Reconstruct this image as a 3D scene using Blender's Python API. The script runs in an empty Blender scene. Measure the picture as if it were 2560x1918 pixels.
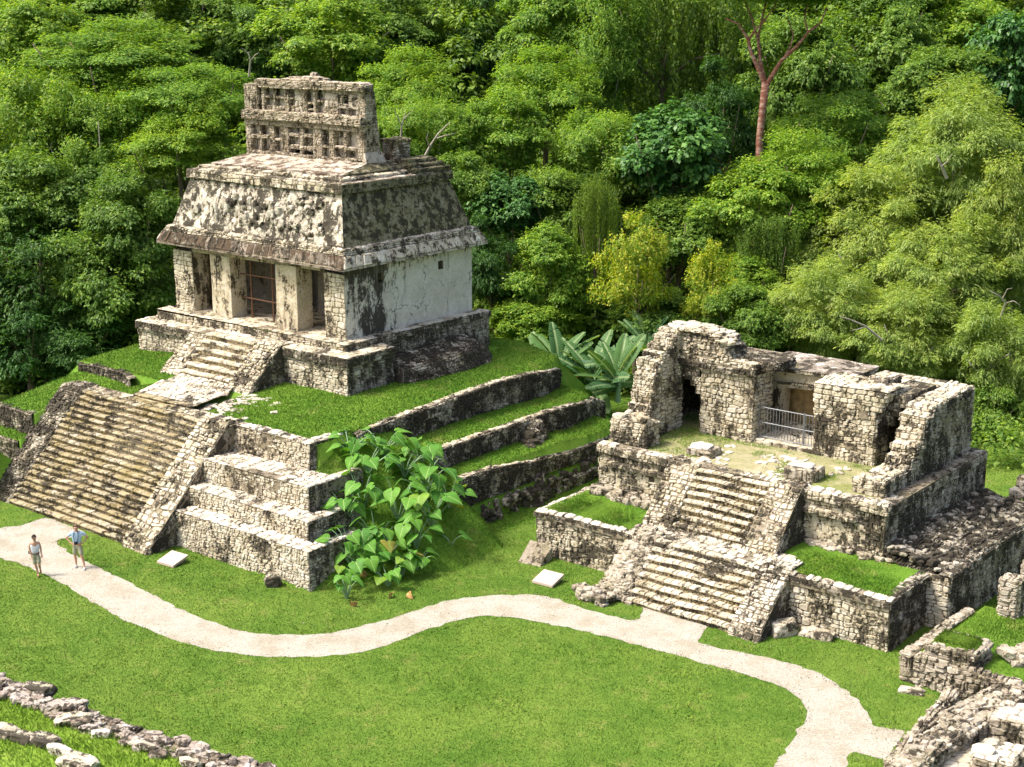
import bpy, math, random
import numpy as np
from mathutils import Vector, Matrix
random.seed(7); RNG = np.random.default_rng(7)
C = bpy.context.scene.collection
R = math.radians
# ------------------------------------------------------------------ camera
CAMH = 21.543; PITCH = 0.251; ROLL = 0.004; FPX = 3787.7      # focal length in pixels of a 2560 px wide frame
cd = bpy.data.cameras.new('camera'); cam = bpy.data.objects.new('camera', cd); C.objects.link(cam)
cd.sensor_width = 36; cd.lens = 36 * FPX / 2560; cd.clip_end = 2000; cd.clip_start = .5
cam.matrix_world = Matrix.Translation((0, 0, CAMH)) @ Matrix.Rotation(math.pi/2 - PITCH, 4, 'X') @ Matrix.Rotation(-ROLL, 4, 'Z')
bpy.context.scene.camera = cam
# ------------------------------------------------------------------ light
SUNDIR = Vector((-.66, -.08, 1.0)).normalized()               # towards the sun
elev = math.asin(SUNDIR.z); azim = math.atan2(SUNDIR.x, SUNDIR.y)
w = bpy.data.worlds.new('World'); bpy.context.scene.world = w; w.use_nodes = True
nt = w.node_tree; bg = nt.nodes['Background']; sk = nt.nodes.new('ShaderNodeTexSky')
sk.sky_type = 'NISHITA'; sk.sun_disc = False; sk.sun_elevation = elev; sk.sun_rotation = azim
sk.dust_density = 6.0; sk.air_density = 1.0; sk.ozone_density = .6
nt.links.new(sk.outputs[0], bg.inputs[0]); bg.inputs[1].default_value = 0.15
ld = bpy.data.lights.new('sun', 'SUN'); ld.energy = 2.6; ld.angle = R(10); ld.color = (1.0, .95, .865)
sun = bpy.data.objects.new('sun', ld); C.objects.link(sun)
sun.rotation_euler = SUNDIR.to_track_quat('Z', 'Y').to_euler(); sun.location = (0, 0, 80)
vs = bpy.context.scene.view_settings
vs.view_transform = 'Standard'; vs.look = 'None'; vs.gamma = 1; vs.use_curve_mapping = False; vs.exposure = 0.93
# ------------------------------------------------------------------ frames: world, sun temple, small temple
FR = {'W': (0, 0, 0), 'S': (-16.545, 73.478, -.688), 'T': (.964, 56.87, -.688)}
def toW(k, p):
    o = FR[k]; c, s = math.cos(o[2]), math.sin(o[2])
    return (o[0] + p[0]*c - p[1]*s, o[1] + p[0]*s + p[1]*c, p[2])
def toL(k, p):
    o = FR[k]; c, s = math.cos(o[2]), math.sin(o[2]); x, y = p[0]-o[0], p[1]-o[1]
    return (x*c + y*s, -x*s + y*c, p[2])
def ray(px, py):                                               # px in the 2212 px wide view of the photo
    a = px*1.15732 - 1280; b = 959 - py*1.15732; c, s = math.cos(ROLL), math.sin(ROLL)
    x = (a*c + b*s)/FPX; u = (b*c - a*s)/FPX
    return (x, math.cos(PITCH) + u*math.sin(PITCH), -math.sin(PITCH) + u*math.cos(PITCH))
def atz(px, py, z=0.0):
    d = ray(px, py); t = (z - CAMH)/d[2]; return (d[0]*t, d[1]*t, z)
def aty(px, py, y):
    d = ray(px, py); t = y/d[1]; return (d[0]*t, y, CAMH + d[2]*t)
# ------------------------------------------------------------------ objects and tags
def tag(o, label=None, cat=None, group=None, kind=None):
    if label: o['label'] = label
    if cat: o['category'] = cat
    if group: o['group'] = group
    if kind: o['kind'] = kind
    return o
def empty(name, loc=(0, 0, 0), rz=0, **k):
    o = bpy.data.objects.new(name, None); C.objects.link(o); o.location = loc; o.rotation_euler = (0, 0, rz)
    o.empty_display_size = .3
    return tag(o, **k)
def frame_empty(name, key, **k):
    o = FR[key]; return empty(name, (o[0], o[1], 0), o[2], **k)
class MB:
    def __init__(s): s.v = []; s.f = []; s.m = []
    def add(s, vs, fs, m=0):
        n = len(s.v); s.v += [tuple(map(float, q)) for q in vs]; s.f += [tuple(i+n for i in f) for f in fs]; s.m += [m]*len(fs)
    def quad(s, a, b, c, d, m=0): s.add((a, b, c, d), ((0, 1, 2, 3),), m)
    def build(s, name, mats, parent=None, smooth=False, **k):
        if parent is not None and parent.name.split('.')[0] in ('stepped_pyramid', 'temple', 'ruined_temple') and len(s.v):
            q = np.array(s.v); ka = 1.0 if parent.name[0] in 'sr' else .6; x, y, z = q.T
            for ax in range(3):
                d = .11*(vnoise(x*.55+ax*9, y*.55, z*.7+3) - .5) + .05*(vnoise(x*1.9+ax*5, y*1.9, z*1.9) - .5); q[:, ax] += d*ka*(1.0 if ax == 2 else .8)
            s.v = [tuple(p_) for p_ in q.tolist()]
        me = bpy.data.meshes.new(name); me.from_pydata(s.v, [], s.f)
        for m in (mats if isinstance(mats, (list, tuple)) else [mats]): me.materials.append(m)
        me.polygons.foreach_set('material_index', s.m)
        if smooth: me.polygons.foreach_set('use_smooth', [True]*len(s.f))
        me.update()
        o = bpy.data.objects.new(name, me); C.objects.link(o); o.parent = parent
        return tag(o, **k)
def np_mesh(name, V, F, mat, smooth=False):                    # F is (n, k) of equal sized faces
    V = np.asarray(V, np.float32); F = np.asarray(F, np.int32); n, k = F.shape
    me = bpy.data.meshes.new(name); me.vertices.add(len(V)); me.vertices.foreach_set('co', V.ravel())
    me.loops.add(n*k); me.loops.foreach_set('vertex_index', F.ravel())
    me.polygons.add(n); me.polygons.foreach_set('loop_start', np.arange(0, n*k, k, dtype=np.int32))
    me.polygons.foreach_set('loop_total', np.full(n, k, np.int32))
    if smooth: me.polygons.foreach_set('use_smooth', np.ones(n, bool))
    me.materials.append(mat); me.update(calc_edges=True); me.validate()
    return me
def link(name, me, parent=None, **k):
    o = bpy.data.objects.new(name, me); C.objects.link(o); o.parent = parent; return tag(o, **k)
def A(*p): return np.array(p, float)
# value noise
_T = np.random.default_rng(3).random((64, 64, 64))
def vnoise(x, y, z=0.0):
    x, y, z = np.broadcast_arrays(np.asarray(x, float), np.asarray(y, float), np.asarray(z, float))
    xi, yi, zi = np.floor(x).astype(int), np.floor(y).astype(int), np.floor(z).astype(int)
    fx, fy, fz = x-xi, y-yi, z-zi; fx, fy, fz = [t*t*(3-2*t) for t in (fx, fy, fz)]
    g = lambda a, b, c: _T[(xi+a) % 64, (yi+b) % 64, (zi+c) % 64]
    l = lambda a, b, t: a + (b-a)*t
    return l(l(l(g(0,0,0), g(1,0,0), fx), l(g(0,1,0), g(1,1,0), fx), fy), l(l(g(0,0,1), g(1,0,1), fx), l(g(0,1,1), g(1,1,1), fx), fy), fz)
def fbm(x, y, z=0.0, o=4):
    t = 0; a = .5; f = 1
    for i in range(o): t = t + a*vnoise(np.asarray(x)*f + 7.3*i, np.asarray(y)*f + 3.1*i, np.asarray(z)*f + 5.7*i); a *= .5; f *= 2.03
    return t
# ------------------------------------------------------------------ materials
def newmat(name):
    m = bpy.data.materials.new(name); m.use_nodes = True; n = m.node_tree; b = n.nodes['Principled BSDF']
    b.inputs['Roughness'].default_value = .9; b.inputs['Specular IOR Level'].default_value = .2
    return m, n, b
class NG:
    def __init__(s, n): s.n = n; s.tc = n.nodes.new('ShaderNodeTexCoord').outputs['Object']
    def noise(s, scale, detail=4, rough=.6, vec=None, dist=0):
        t = s.n.nodes.new('ShaderNodeTexNoise'); t.inputs['Scale'].default_value = scale; t.inputs['Detail'].default_value = detail
        t.inputs['Roughness'].default_value = rough; t.inputs['Distortion'].default_value = dist
        s.n.links.new(vec or s.tc, t.inputs['Vector']); return t.outputs['Fac']
    def vor(s, scale, feature='F1', vec=None, out='Distance'):
        t = s.n.nodes.new('ShaderNodeTexVoronoi'); t.inputs['Scale'].default_value = scale; t.feature = feature
        s.n.links.new(vec or s.tc, t.inputs['Vector']); return t.outputs[out]
    def mapping(s, scale=(1, 1, 1), loc=(0, 0, 0)):
        t = s.n.nodes.new('ShaderNodeMapping'); t.inputs['Scale'].default_value = scale; t.inputs['Location'].default_value = loc
        s.n.links.new(s.tc, t.inputs['Vector']); return t.outputs[0]
    def ramp(s, fac, stops, interp='LINEAR'):
        t = s.n.nodes.new('ShaderNodeValToRGB'); e = t.color_ramp; e.interpolation = interp
        while len(e.elements) < len(stops): e.elements.new(.5)
        for el, (p, c) in zip(e.elements, stops):
            el.position = p; el.color = (*c, 1) if isinstance(c, (tuple, list)) else (c, c, c, 1)
        s.n.links.new(fac, t.inputs[0]); return t.outputs[0]
    def mix(s, fac, a, b, mode='MIX'):
        t = s.n.nodes.new('ShaderNodeMix'); t.data_type = 'RGBA'; t.blend_type = mode
        for i, x in ((0, fac), (6, a), (7, b)):
            if isinstance(x, (int, float)): t.inputs[i].default_value = x if i == 0 else (x, x, x, 1)
            elif isinstance(x, (tuple, list)): t.inputs[i].default_value = (*x, 1)
            else: s.n.links.new(x, t.inputs[i])
        return t.outputs[2]
    def math(s, op, a, b=0.0):
        t = s.n.nodes.new('ShaderNodeMath'); t.operation = op
        for i, x in enumerate((a, b)):
            if isinstance(x, (int, float)): t.inputs[i].default_value = x
            else: s.n.links.new(x, t.inputs[i])
        return t.outputs[0]
    def bump(s, h, strength=.5, dist=.02):
        t = s.n.nodes.new('ShaderNodeBump'); t.inputs['Strength'].default_value = strength; t.inputs['Distance'].default_value = dist
        s.n.links.new(h, t.inputs['Height']); return t.outputs[0]
    def island(s): return s.n.nodes.new('ShaderNodeNewGeometry').outputs['Random Per Island']
    def objrand(s): return s.n.nodes.new('ShaderNodeObjectInfo').outputs['Random']
BLACK = (.032, .027, .019)
def stone(name, pal, dark=.5, dscale=.9, white=.25, moss=.15, darkcol=BLACK, streak=.35, mossc=(.12, .13, .03)):
    """pal: four stone colours. dark 0..1 = share covered by black lichen."""
    m, n, b = newmat(name); g = NG(n)
    isl = g.island()
    base = g.ramp(isl, [(0, pal[0]), (.3, pal[1]), (.6, pal[2]), (.85, pal[3]), (1, pal[1])])
    fine = g.noise(11, 5, .75); base = g.mix(.75, base, g.ramp(fine, [(.25, .32), (.5, .95), (.75, 1.25)]), 'MULTIPLY')
    wl = g.ramp(g.noise(2.3, 4, .65), [(.54, 0.0), (.64, 1.0)]); base = g.mix(g.math('MULTIPLY', wl, white), base, (.72, .68, .6))
    ms = g.ramp(g.noise(1.1, 5, .7, g.mapping(loc=(9, 3, 1))), [(.5, 0.0), (.62, 1.0)]); base = g.mix(g.math('MULTIPLY', ms, moss), base, mossc)
    # black lichen: patches + vertical streaks, broken up by fine grain
    p1 = g.noise(dscale, 6, .72); p2 = g.noise(dscale*1.6, 5, .7, g.mapping((1, 1, .22), (4, 1, 7)))
    s = g.math('ADD', g.math('MULTIPLY', p1, 1-streak), g.math('MULTIPLY', p2, streak)); s = g.math('ADD', g.math('MULTIPLY', g.math('SUBTRACT', s, .5), 1.7), .5)
    s = g.math('ADD', s, g.math('MULTIPLY', g.math('SUBTRACT', g.noise(8, 5, .85), .5), .62))
    s = g.math('ADD', s, g.math('MULTIPLY', g.math('SUBTRACT', isl, .5), .07))
    t = .69 - .40*dark
    base = g.mix(g.ramp(s, [(t-.12, 0.0), (t-.0, .55)]), base, g.mix(1.0, base, (.74, .67, .54), 'MULTIPLY'))
    mask = g.ramp(s, [(t, 0.0), (t+.06, .93)])
    base = g.mix(mask, base, darkcol)
    n.links.new(base, b.inputs['Base Color'])
    h = g.math('ADD', g.noise(18, 5, .75), g.math('MULTIPLY', g.noise(5, 3, .6), 1.5))
    n.links.new(g.bump(h, .8, .035), b.inputs['Normal'])
    return m
CREAM = [(.56, .50, .38), (.64, .58, .46), (.47, .41, .29), (.72, .67, .57)]
WHITE = [(.58, .53, .44), (.66, .61, .52), (.48, .43, .34), (.74, .70, .62)]
OCHRE = [(.42, .33, .17), (.48, .40, .24), (.36, .29, .16), (.54, .47, .33)]
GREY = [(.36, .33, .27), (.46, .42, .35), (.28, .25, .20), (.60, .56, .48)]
PINKG = [(.36, .31, .27), (.46, .40, .36), (.28, .24, .20), (.54, .49, .44)]
M = {}
M['mortar'] = stone('dark mortar', [(.26, .22, .16)]*4, .35, 2, .1, .3)
M['cream'] = stone('cream limestone blocks', CREAM, .36, .75, .35, .12)
M['white'] = stone('pale limestone blocks', WHITE, .34, .8, .4, .06)
M['weath'] = stone('weathered limestone blocks', CREAM, .47, .8, .4, .22)
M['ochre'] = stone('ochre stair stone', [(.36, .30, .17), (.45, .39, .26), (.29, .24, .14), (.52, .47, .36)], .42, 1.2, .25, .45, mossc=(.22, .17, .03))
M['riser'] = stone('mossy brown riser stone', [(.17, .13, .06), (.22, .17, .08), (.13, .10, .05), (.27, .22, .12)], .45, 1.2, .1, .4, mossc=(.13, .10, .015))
M['tanriser'] = stone('tan riser stone', [(.36, .29, .16), (.42, .34, .2), (.28, .22, .13), (.45, .4, .27)], .40, 1.2, .15, .35, mossc=(.22, .17, .04))
M['mossy'] = stone('dark mossy limestone', GREY, .72, 1.2, .3, .35, streak=.2)
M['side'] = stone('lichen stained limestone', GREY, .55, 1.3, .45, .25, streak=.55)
M['rubble'] = stone('grey rubble', [(.37, .32, .25), (.47, .42, .34), (.30, .26, .20), (.56, .51, .43)], .40, 1.6, .35, .25)
M['plaster'] = stone('old lime plaster', [(.58, .51, .38)]*4, .36, 1.4, .5, .15, streak=.6)
M['darkroof'] = stone('dark flat roof', [(.30, .26, .22)]*4, .50, 1.2, 1.0, .05, streak=.0)
M['inside'] = stone('inner room plaster', [(.27, .24, .19)]*4, .25, .8, .2, .1)  # darker than the outer plaster: shade of the room put into the colour
M['stucco'] = stone('stucco relief', [(.54, .50, .42)]*4, .56, 1.7, 1.0, .1, streak=.3)
M['blackside'] = stone('black lichen mansard', [(.24, .22, .14)]*4, .58, 2.4, .2, .6, streak=.1, mossc=(.085, .09, .02), darkcol=(.035, .033, .02))
M['eave'] = stone('brown eave slabs', [(.085, .06, .04), (.12, .085, .06), (.06, .045, .03), (.34, .29, .24)], .45, 2.0, .25, .05)
M['eaveside'] = stone('pale eave slabs', WHITE, .47, 2.2, .5, .1)
M['roof'] = stone('roof plaster', [(.46, .41, .34)]*4, .47, 1.6, .9, .1, streak=.0, darkcol=(.09, .06, .04))
M['comb'] = stone('roof comb stone', [(.46, .39, .29), (.53, .46, .36), (.38, .32, .23), (.60, .54, .45)], .40, 2.2, .35, .2)
M['niche'] = stone('roof comb plaster', [(.50, .44, .37)]*4, .38, 1.6, .4, .1)
def stained():
    m, n, b = newmat('white side wall plaster'); g = NG(n)
    c = g.ramp(g.noise(1.3, 5, .65), [(.3, (.55, .50, .42)), (.55, (.66, .62, .54)), (.75, (.72, .69, .62))])
    c = g.mix(.6, c, g.ramp(g.noise(9, 5, .75), [(.3, .6), (.55, 1.0), (.7, 1.1)]), 'MULTIPLY')
    sp = n.nodes.new('ShaderNodeSeparateXYZ'); n.links.new(g.tc, sp.inputs[0]); v = sp.outputs[1]; z = sp.outputs[2]
    near = g.ramp(g.math('MULTIPLY', v, .1), [(.0, .45), (.04, .72), (.16, .80), (.25, .72), (.36, .22), (.86, .22)])      # broad stain near the front corner
    topz = g.ramp(g.math('SUBTRACT', z, 9.0), [(.0, 0.0), (.85, .16)])
    nz = g.math('ADD', g.math('MULTIPLY', g.noise(1.7, 6, .78, g.mapping((1, 1, .45))), .95), g.math('MULTIPLY', g.noise(8, 5, .8), .35))
    k = g.math('ADD', g.math('ADD', g.math('MULTIPLY', near, .34), topz), g.math('MULTIPLY', nz, .85))
    c = g.mix(g.ramp(k, [(.76, 0.0), (.83, .95)]), c, BLACK)
    st = g.math('ADD', g.noise(2.2, 4, .6, g.mapping((1, 2.2, .10), (3, 3, 3))), g.math('MULTIPLY', topz, .8)); c = g.mix(g.ramp(st, [(.62, 0.0), (.74, .6)]), c, (.2, .18, .15))
    d = g.noise(1.5, 4, .6); ad = n.nodes.new('ShaderNodeVectorMath'); ad.operation = 'ADD'; n.links.new(g.mapping((1, 1.0, .55)), ad.inputs[0])
    cb = n.nodes.new('ShaderNodeCombineXYZ'); n.links.new(d, cb.inputs[1]); n.links.new(g.noise(2, 4), cb.inputs[2]); n.links.new(cb.outputs[0], ad.inputs[1])
    cr = g.vor(.75, 'DISTANCE_TO_EDGE', ad.outputs[0]); msk = g.math('MULTIPLY', g.ramp(cr, [(.004, 1.0), (.014, 0.0)]), g.ramp(g.noise(.7, 3), [(.42, 0.0), (.5, .85)]))
    c = g.mix(msk, c, (.10, .085, .07)); n.links.new(c, b.inputs['Base Color']); n.links.new(g.bump(g.math('ADD', g.noise(10, 5, .7), g.math('MULTIPLY', msk, -1.0)), .5, .03), b.inputs['Normal']); return m
M['stained'] = stained()
def simple(name, col, rough=.7, metal=0, bump=0, scale=20, var=.25):
    m, n, b = newmat(name); g = NG(n); b.inputs['Roughness'].default_value = rough; b.inputs['Metallic'].default_value = metal
    f = g.noise(scale, 4, .6); n.links.new(g.mix(1.0, col, g.ramp(f, [(.3, 1-var), (.7, 1+var)]), 'MULTIPLY'), b.inputs['Base Color'])
    if bump: n.links.new(g.bump(f, bump, .01), b.inputs['Normal'])
    return m
def leafmat(name, cols, trans=.32, rough=.5, spec=.25, objvar=.35):
    m, n, b = newmat(name); g = NG(n)
    base = g.ramp(g.island(), [(i/(len(cols)-1), c) for i, c in enumerate(cols)])
    big = g.noise(.55, 3, .6); base = g.mix(.75, base, g.ramp(big, [(.3, (.66, .72, .8)), (.7, (1.4, 1.22, 1.0))]), 'MULTIPLY')
    base = g.mix(objvar, base, g.ramp(g.objrand(), [(0, (.62, .75, .85)), (.35, (1.0, 1.05, .85)), (.7, (1.25, 1.1, .75)), (1, (.7, .92, 1.1))]), 'MULTIPLY')
    n.links.new(base, b.inputs['Base Color']); b.inputs['Roughness'].default_value = rough; b.inputs['Specular IOR Level'].default_value = spec
    tr = n.nodes.new('ShaderNodeBsdfTranslucent'); n.links.new(g.mix(1.0, base, (1.5, 1.5, .5), 'MULTIPLY'), tr.inputs[0])
    mx = n.nodes.new('ShaderNodeMixShader'); mx.inputs[0].default_value = trans
    n.links.new(b.outputs[0], mx.inputs[1]); n.links.new(tr.outputs[0], mx.inputs[2]); n.links.new(mx.outputs[0], n.nodes['Material Output'].inputs[0])
    return m
M['bark'] = simple('grey bark', (.16, .12, .09), .9, 0, .5, 8)
M['palebark'] = simple('pale bark', (.36, .32, .26), .9, 0, .5, 8)
def redbark():
    m, n, b = newmat('red peeling bark'); g = NG(n)
    f = g.noise(2.0, 5, .7, g.mapping((1, 1, 2.5))); n.links.new(g.ramp(f, [(.3, (.15, .055, .035)), (.5, (.26, .115, .075)), (.64, (.46, .33, .26)), (.75, (.22, .095, .06))]), b.inputs['Base Color'])
    n.links.new(g.bump(f, .5, .03), b.inputs['Normal']); return m
M['redbark'] = redbark()
def grassmat(name, a, bcol, dry=(.26, .23, .08), drya=.5):
    m, n, b = newmat(name); g = NG(n); b.inputs['Specular IOR Level'].default_value = .1
    tcn = n.nodes.new('ShaderNodeNewGeometry').outputs['Position']
    big = g.noise(.22, 4, .6, tcn); mid = g.noise(1.6, 5, .7, tcn); fine = g.noise(16, 4, .8, tcn)
    c = g.mix(g.ramp(g.math('ADD', g.math('MULTIPLY', big, .6), g.math('MULTIPLY', mid, .4)), [(.40, 0.0), (.6, 1.0)]), a, bcol)
    c = g.mix(g.math('MULTIPLY', g.ramp(g.noise(.8, 6, .75, tcn), [(.56, 0.0), (.72, 1.0)]), drya), c, dry)
    c = g.mix(.8, c, g.ramp(fine, [(.3, .45), (.5, 1.0), (.7, 1.4)]), 'MULTIPLY')
    c = g.mix(.5, c, g.ramp(g.island(), [(0, .84), (.5, 1.0), (1, 1.18)]), 'MULTIPLY')
    n.links.new(c, b.inputs['Base Color']); n.links.new(g.bump(fine, .7, .04), b.inputs['Normal']); return m
M['lawn'] = grassmat('lawn', (.075, .15, .018), (.135, .21, .032))
M['blade'] = grassmat('lawn blades', (.085, .165, .020), (.15, .235, .036))
M['mound'] = grassmat('mound turf', (.085, .185, .018), (.135, .24, .028), drya=.4)
M['moundblade'] = grassmat('mound blades', (.095, .20, .020), (.16, .265, .034), drya=.6)
M['weedblade'] = grassmat('weed blades', (.15, .26, .025), (.24, .36, .05), drya=.4)
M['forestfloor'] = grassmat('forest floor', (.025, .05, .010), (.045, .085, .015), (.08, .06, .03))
def gravel():
    m, n, b = newmat('pale gravel'); g = NG(n)
    c = g.ramp(g.vor(30, 'F1', out='Color'), [(0, (.26, .242, .20)), (.5, (.36, .34, .287)), (1, (.45, .43, .375))])
    c = g.mix(.6, c, g.ramp(g.noise(.9, 5, .65), [(.38, (.80, .72, .58)), (.52, (1.0, .98, .94)), (.66, (1.12, 1.12, 1.1))]), 'MULTIPLY')
    c = g.mix(.5, c, g.ramp(g.noise(14, 4, .8), [(.3, .6), (.6, 1.15)]), 'MULTIPLY')
    n.links.new(c, b.inputs['Base Color']); n.links.new(g.bump(g.vor(30), .6, .02), b.inputs['Normal']); return m
M['gravel'] = gravel()
# ------------------------------------------------------------------ masonry
def wall(mb, a, b, c, d, cw=.32, ch=.16, pr=.05, m=0, mm=1, jit=1.2, gap=.013, back=True, rnd=None, split=.22, drop=0.0, rd=(.06, .32)):
    """Fill the quad a,b,c,d (bottom left, bottom right, top right, top left seen from outside) with stones."""
    a, b, c, d = [np.asarray(p, float) for p in (a, b, c, d)]
    r = rnd or random
    n = np.cross(b-a, d-a) + np.cross(c-b, c-d)*0; n = n/np.linalg.norm(n)
    Wd = (np.linalg.norm(b-a)+np.linalg.norm(c-d))/2; H = (np.linalg.norm(d-a)+np.linalg.norm(c-b))/2
    if back: mb.quad(a, b, c, d, mm)
    rows = max(1, round(H/ch)); hs = [r.uniform(.7, 1.35) for _ in range(rows)]; t = sum(hs); ys = [0]
    for h in hs: ys.append(ys[-1]+h/t)
    ph = [r.uniform(0, 50) for _ in range(rows+1)]
    amp = .22*ch*jit/H
    def yv(i, s): return ys[i] if i in (0, rows) else ys[i] + amp*(math.sin(s*Wd*1.7+ph[i]) + .6*math.sin(s*Wd*4.3+ph[i]*2))
    def P(s, y): return (a*(1-s)+b*s)*(1-y) + (d*(1-s)+c*s)*y
    V = []; F = []
    for i in range(rows):
        s = 0.0
        while s < 1-1e-6:
            wd = cw*r.uniform(.5, 1.6)/Wd; e = s+wd
            if 1-e < .35*cw/Wd: e = 1.0
            cells = [(s, e, 0, 1)]
            if r.random() < split and (e-s)*Wd > cw*.7: k = r.uniform(.35, .65); cells = [(s, e, 0, k), (s, e, k, 1)]
            elif r.random() < split: k = s+(e-s)*r.uniform(.35, .65); cells = [(s, k, 0, 1), (k, e, 0, 1)]
            for (s0, s1, k0, k1) in cells:
                if drop and r.random() < drop: continue
                g = gap/Wd; gy = gap/H; q = .5*gap
                def pt(ss, kk, off, ins):
                    ss2 = min(max(ss, 0), 1); y = yv(i, ss2)*(1-kk)+yv(i+1, ss2)*kk
                    return P(ss2, y)
                sm, km = (s0+s1)/2, (k0+k1)/2; cen = pt(sm, km, 0, 0)
                cor = [pt(s0, k0, 0, 0), pt(s1, k0, 0, 0), pt(s1, k1, 0, 0), pt(s0, k1, 0, 0)]
                sz = min((s1-s0)*Wd, (k1-k0)*(ys[i+1]-ys[i])*H)
                p_ = pr*r.uniform(.35, 1.5)
                ring_ = []
                for ci in range(4):
                    p0, p1, p3 = cor[ci], cor[(ci+1) % 4], cor[ci-1]
                    ring_.append(p0 + (p3-p0)*r.uniform(*rd)); ring_.append(p0 + (p1-p0)*r.uniform(*rd))
                k = len(V); out = []; inn = []
                for cpt in ring_:
                    v_ = cen-cpt; L = np.linalg.norm(v_)+1e-9
                    o2 = cpt + v_/L*min(gap*r.uniform(.2, 2.0), L*.4); out.append(o2)
                    inn.append(o2 + (cen-o2)*r.uniform(.12, .30) + n*p_*r.uniform(.8, 1.15))
                V += out + inn
                F += [tuple(range(k+8, k+16))] + [(k+q_, k+(q_+1) % 8, k+8+(q_+1) % 8, k+8+q_) for q_ in range(8)]
            s = e
    mb.add(V, F, m)
def block(mb, u0, u1, v0, v1, z0, z1, faces='FRT', cw=.32, ch=.16, pr=.05, m=0, mm=1, batter=0.0, ms=None, tcw=None, tch=None, mt=None, **k):
    """Masonry box. F front (-v), R right (+u), L left, B back, T top. ms: material slot for side faces, mt: for the top."""
    bt = batter; ms = m if ms is None else ms; mt = m if mt is None else mt
    lo = [A(u0, v0, z0), A(u1, v0, z0), A(u1, v1, z0), A(u0, v1, z0)]
    hi = [A(u0+bt, v0+bt, z1), A(u1-bt, v0+bt, z1), A(u1-bt, v1-bt, z1), A(u0+bt, v1-bt, z1)]
    if 'F' in faces: wall(mb, lo[0], lo[1], hi[1], hi[0], cw, ch, pr, m, mm, **k)
    if 'R' in faces: wall(mb, lo[1], lo[2], hi[2], hi[1], cw, ch, pr, ms, mm, **k)
    if 'B' in faces: wall(mb, lo[2], lo[3], hi[3], hi[2], cw, ch, pr, ms, mm, **k)
    if 'L' in faces: wall(mb, lo[3], lo[0], hi[0], hi[3], cw, ch, pr, ms, mm, **k)
    if 'T' in faces: wall(mb, hi[0], hi[1], hi[2], hi[3], tcw or cw*1.2, tch or cw, pr*.6, mt, mm, **k)
def solid(mb, u0, u1, v0, v1, z0, z1, m=0):
    V = [(u0, v0, z0), (u1, v0, z0), (u1, v1, z0), (u0, v1, z0), (u0, v0, z1), (u1, v0, z1), (u1, v1, z1), (u0, v1, z1)]
    mb.add(V, [(0, 3, 2, 1), (4, 5, 6, 7), (0, 1, 5, 4), (1, 2, 6, 5), (2, 3, 7, 6), (3, 0, 4, 7)], m)
def relief(mb, a, b, c, d, nu, nv, amp, sc, m=0, seed=0.0, lump=0.0):
    """Displaced grid on a quad: rough plaster, stucco or rubble surface."""
    a, b, c, d = [np.asarray(p, float) for p in (a, b, c, d)]
    n = np.cross(b-a, d-a); n /= np.linalg.norm(n)
    S, T = np.meshgrid(np.linspace(0, 1, nu+1), np.linspace(0, 1, nv+1))
    Pn = ((a[None, None]*(1-S[..., None])+b*S[..., None])*(1-T[..., None]) + (d*(1-S[..., None])+c*S[..., None])*T[..., None])
    h = fbm(Pn[..., 0]*sc+seed, Pn[..., 1]*sc, Pn[..., 2]*sc, 4)-.5
    e = np.minimum(np.minimum(S, 1-S)*nu, np.minimum(T, 1-T)*nv); e = np.clip(e/1.5, 0, 1)
    if lump: h = h + lump*np.clip(fbm(Pn[..., 0]*2.1+seed+9, Pn[..., 1]*2.1, Pn[..., 2]*1.3, 3)-.44, 0, 1)
    Pn = Pn + n*(h*amp*2*e)[..., None]
    idx = np.arange((nu+1)*(nv+1)).reshape(nv+1, nu+1)
    F = np.stack([idx[:-1, :-1], idx[:-1, 1:], idx[1:, 1:], idx[1:, :-1]], -1).reshape(-1, 4)
    mb.add(Pn.reshape(-1, 3), [tuple(f) for f in F], m)
def rock(mb, c, sx, sy, sz, rz=0, m=0, seed=None, sub=2):
    """One irregular boulder."""
    r = random.Random(seed if seed is not None else random.random())
    import bmesh
    bm = bmesh.new(); bmesh.ops.create_icosphere(bm, subdivisions=sub, radius=1)
    o = r.uniform(0, 99); ca, sa = math.cos(rz), math.sin(rz)
    V = []
    for v in bm.verts:
        p = v.co; q = Vector((max(-1, min(1, p.x*1.35)), max(-1, min(1, p.y*1.35)), max(-1, min(1, p.z*1.45))))
        k = .8 + .42*float(vnoise(p.x*1.8+o, p.y*1.8, p.z*1.8)) + (.16*(float(fbm(p.x*4.5+o, p.y*4.5, p.z*4.5))-.47) if sub > 2 else 0); q = q*k
        x, y, z = q.x*sx, q.y*sy, q.z*sz; V.append((c[0]+x*ca-y*sa, c[1]+x*sa+y*ca, c[2]+z))
    mb.add(V, [tuple(v.index for v in f.verts) for f in bm.faces], m); bm.free()
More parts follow.
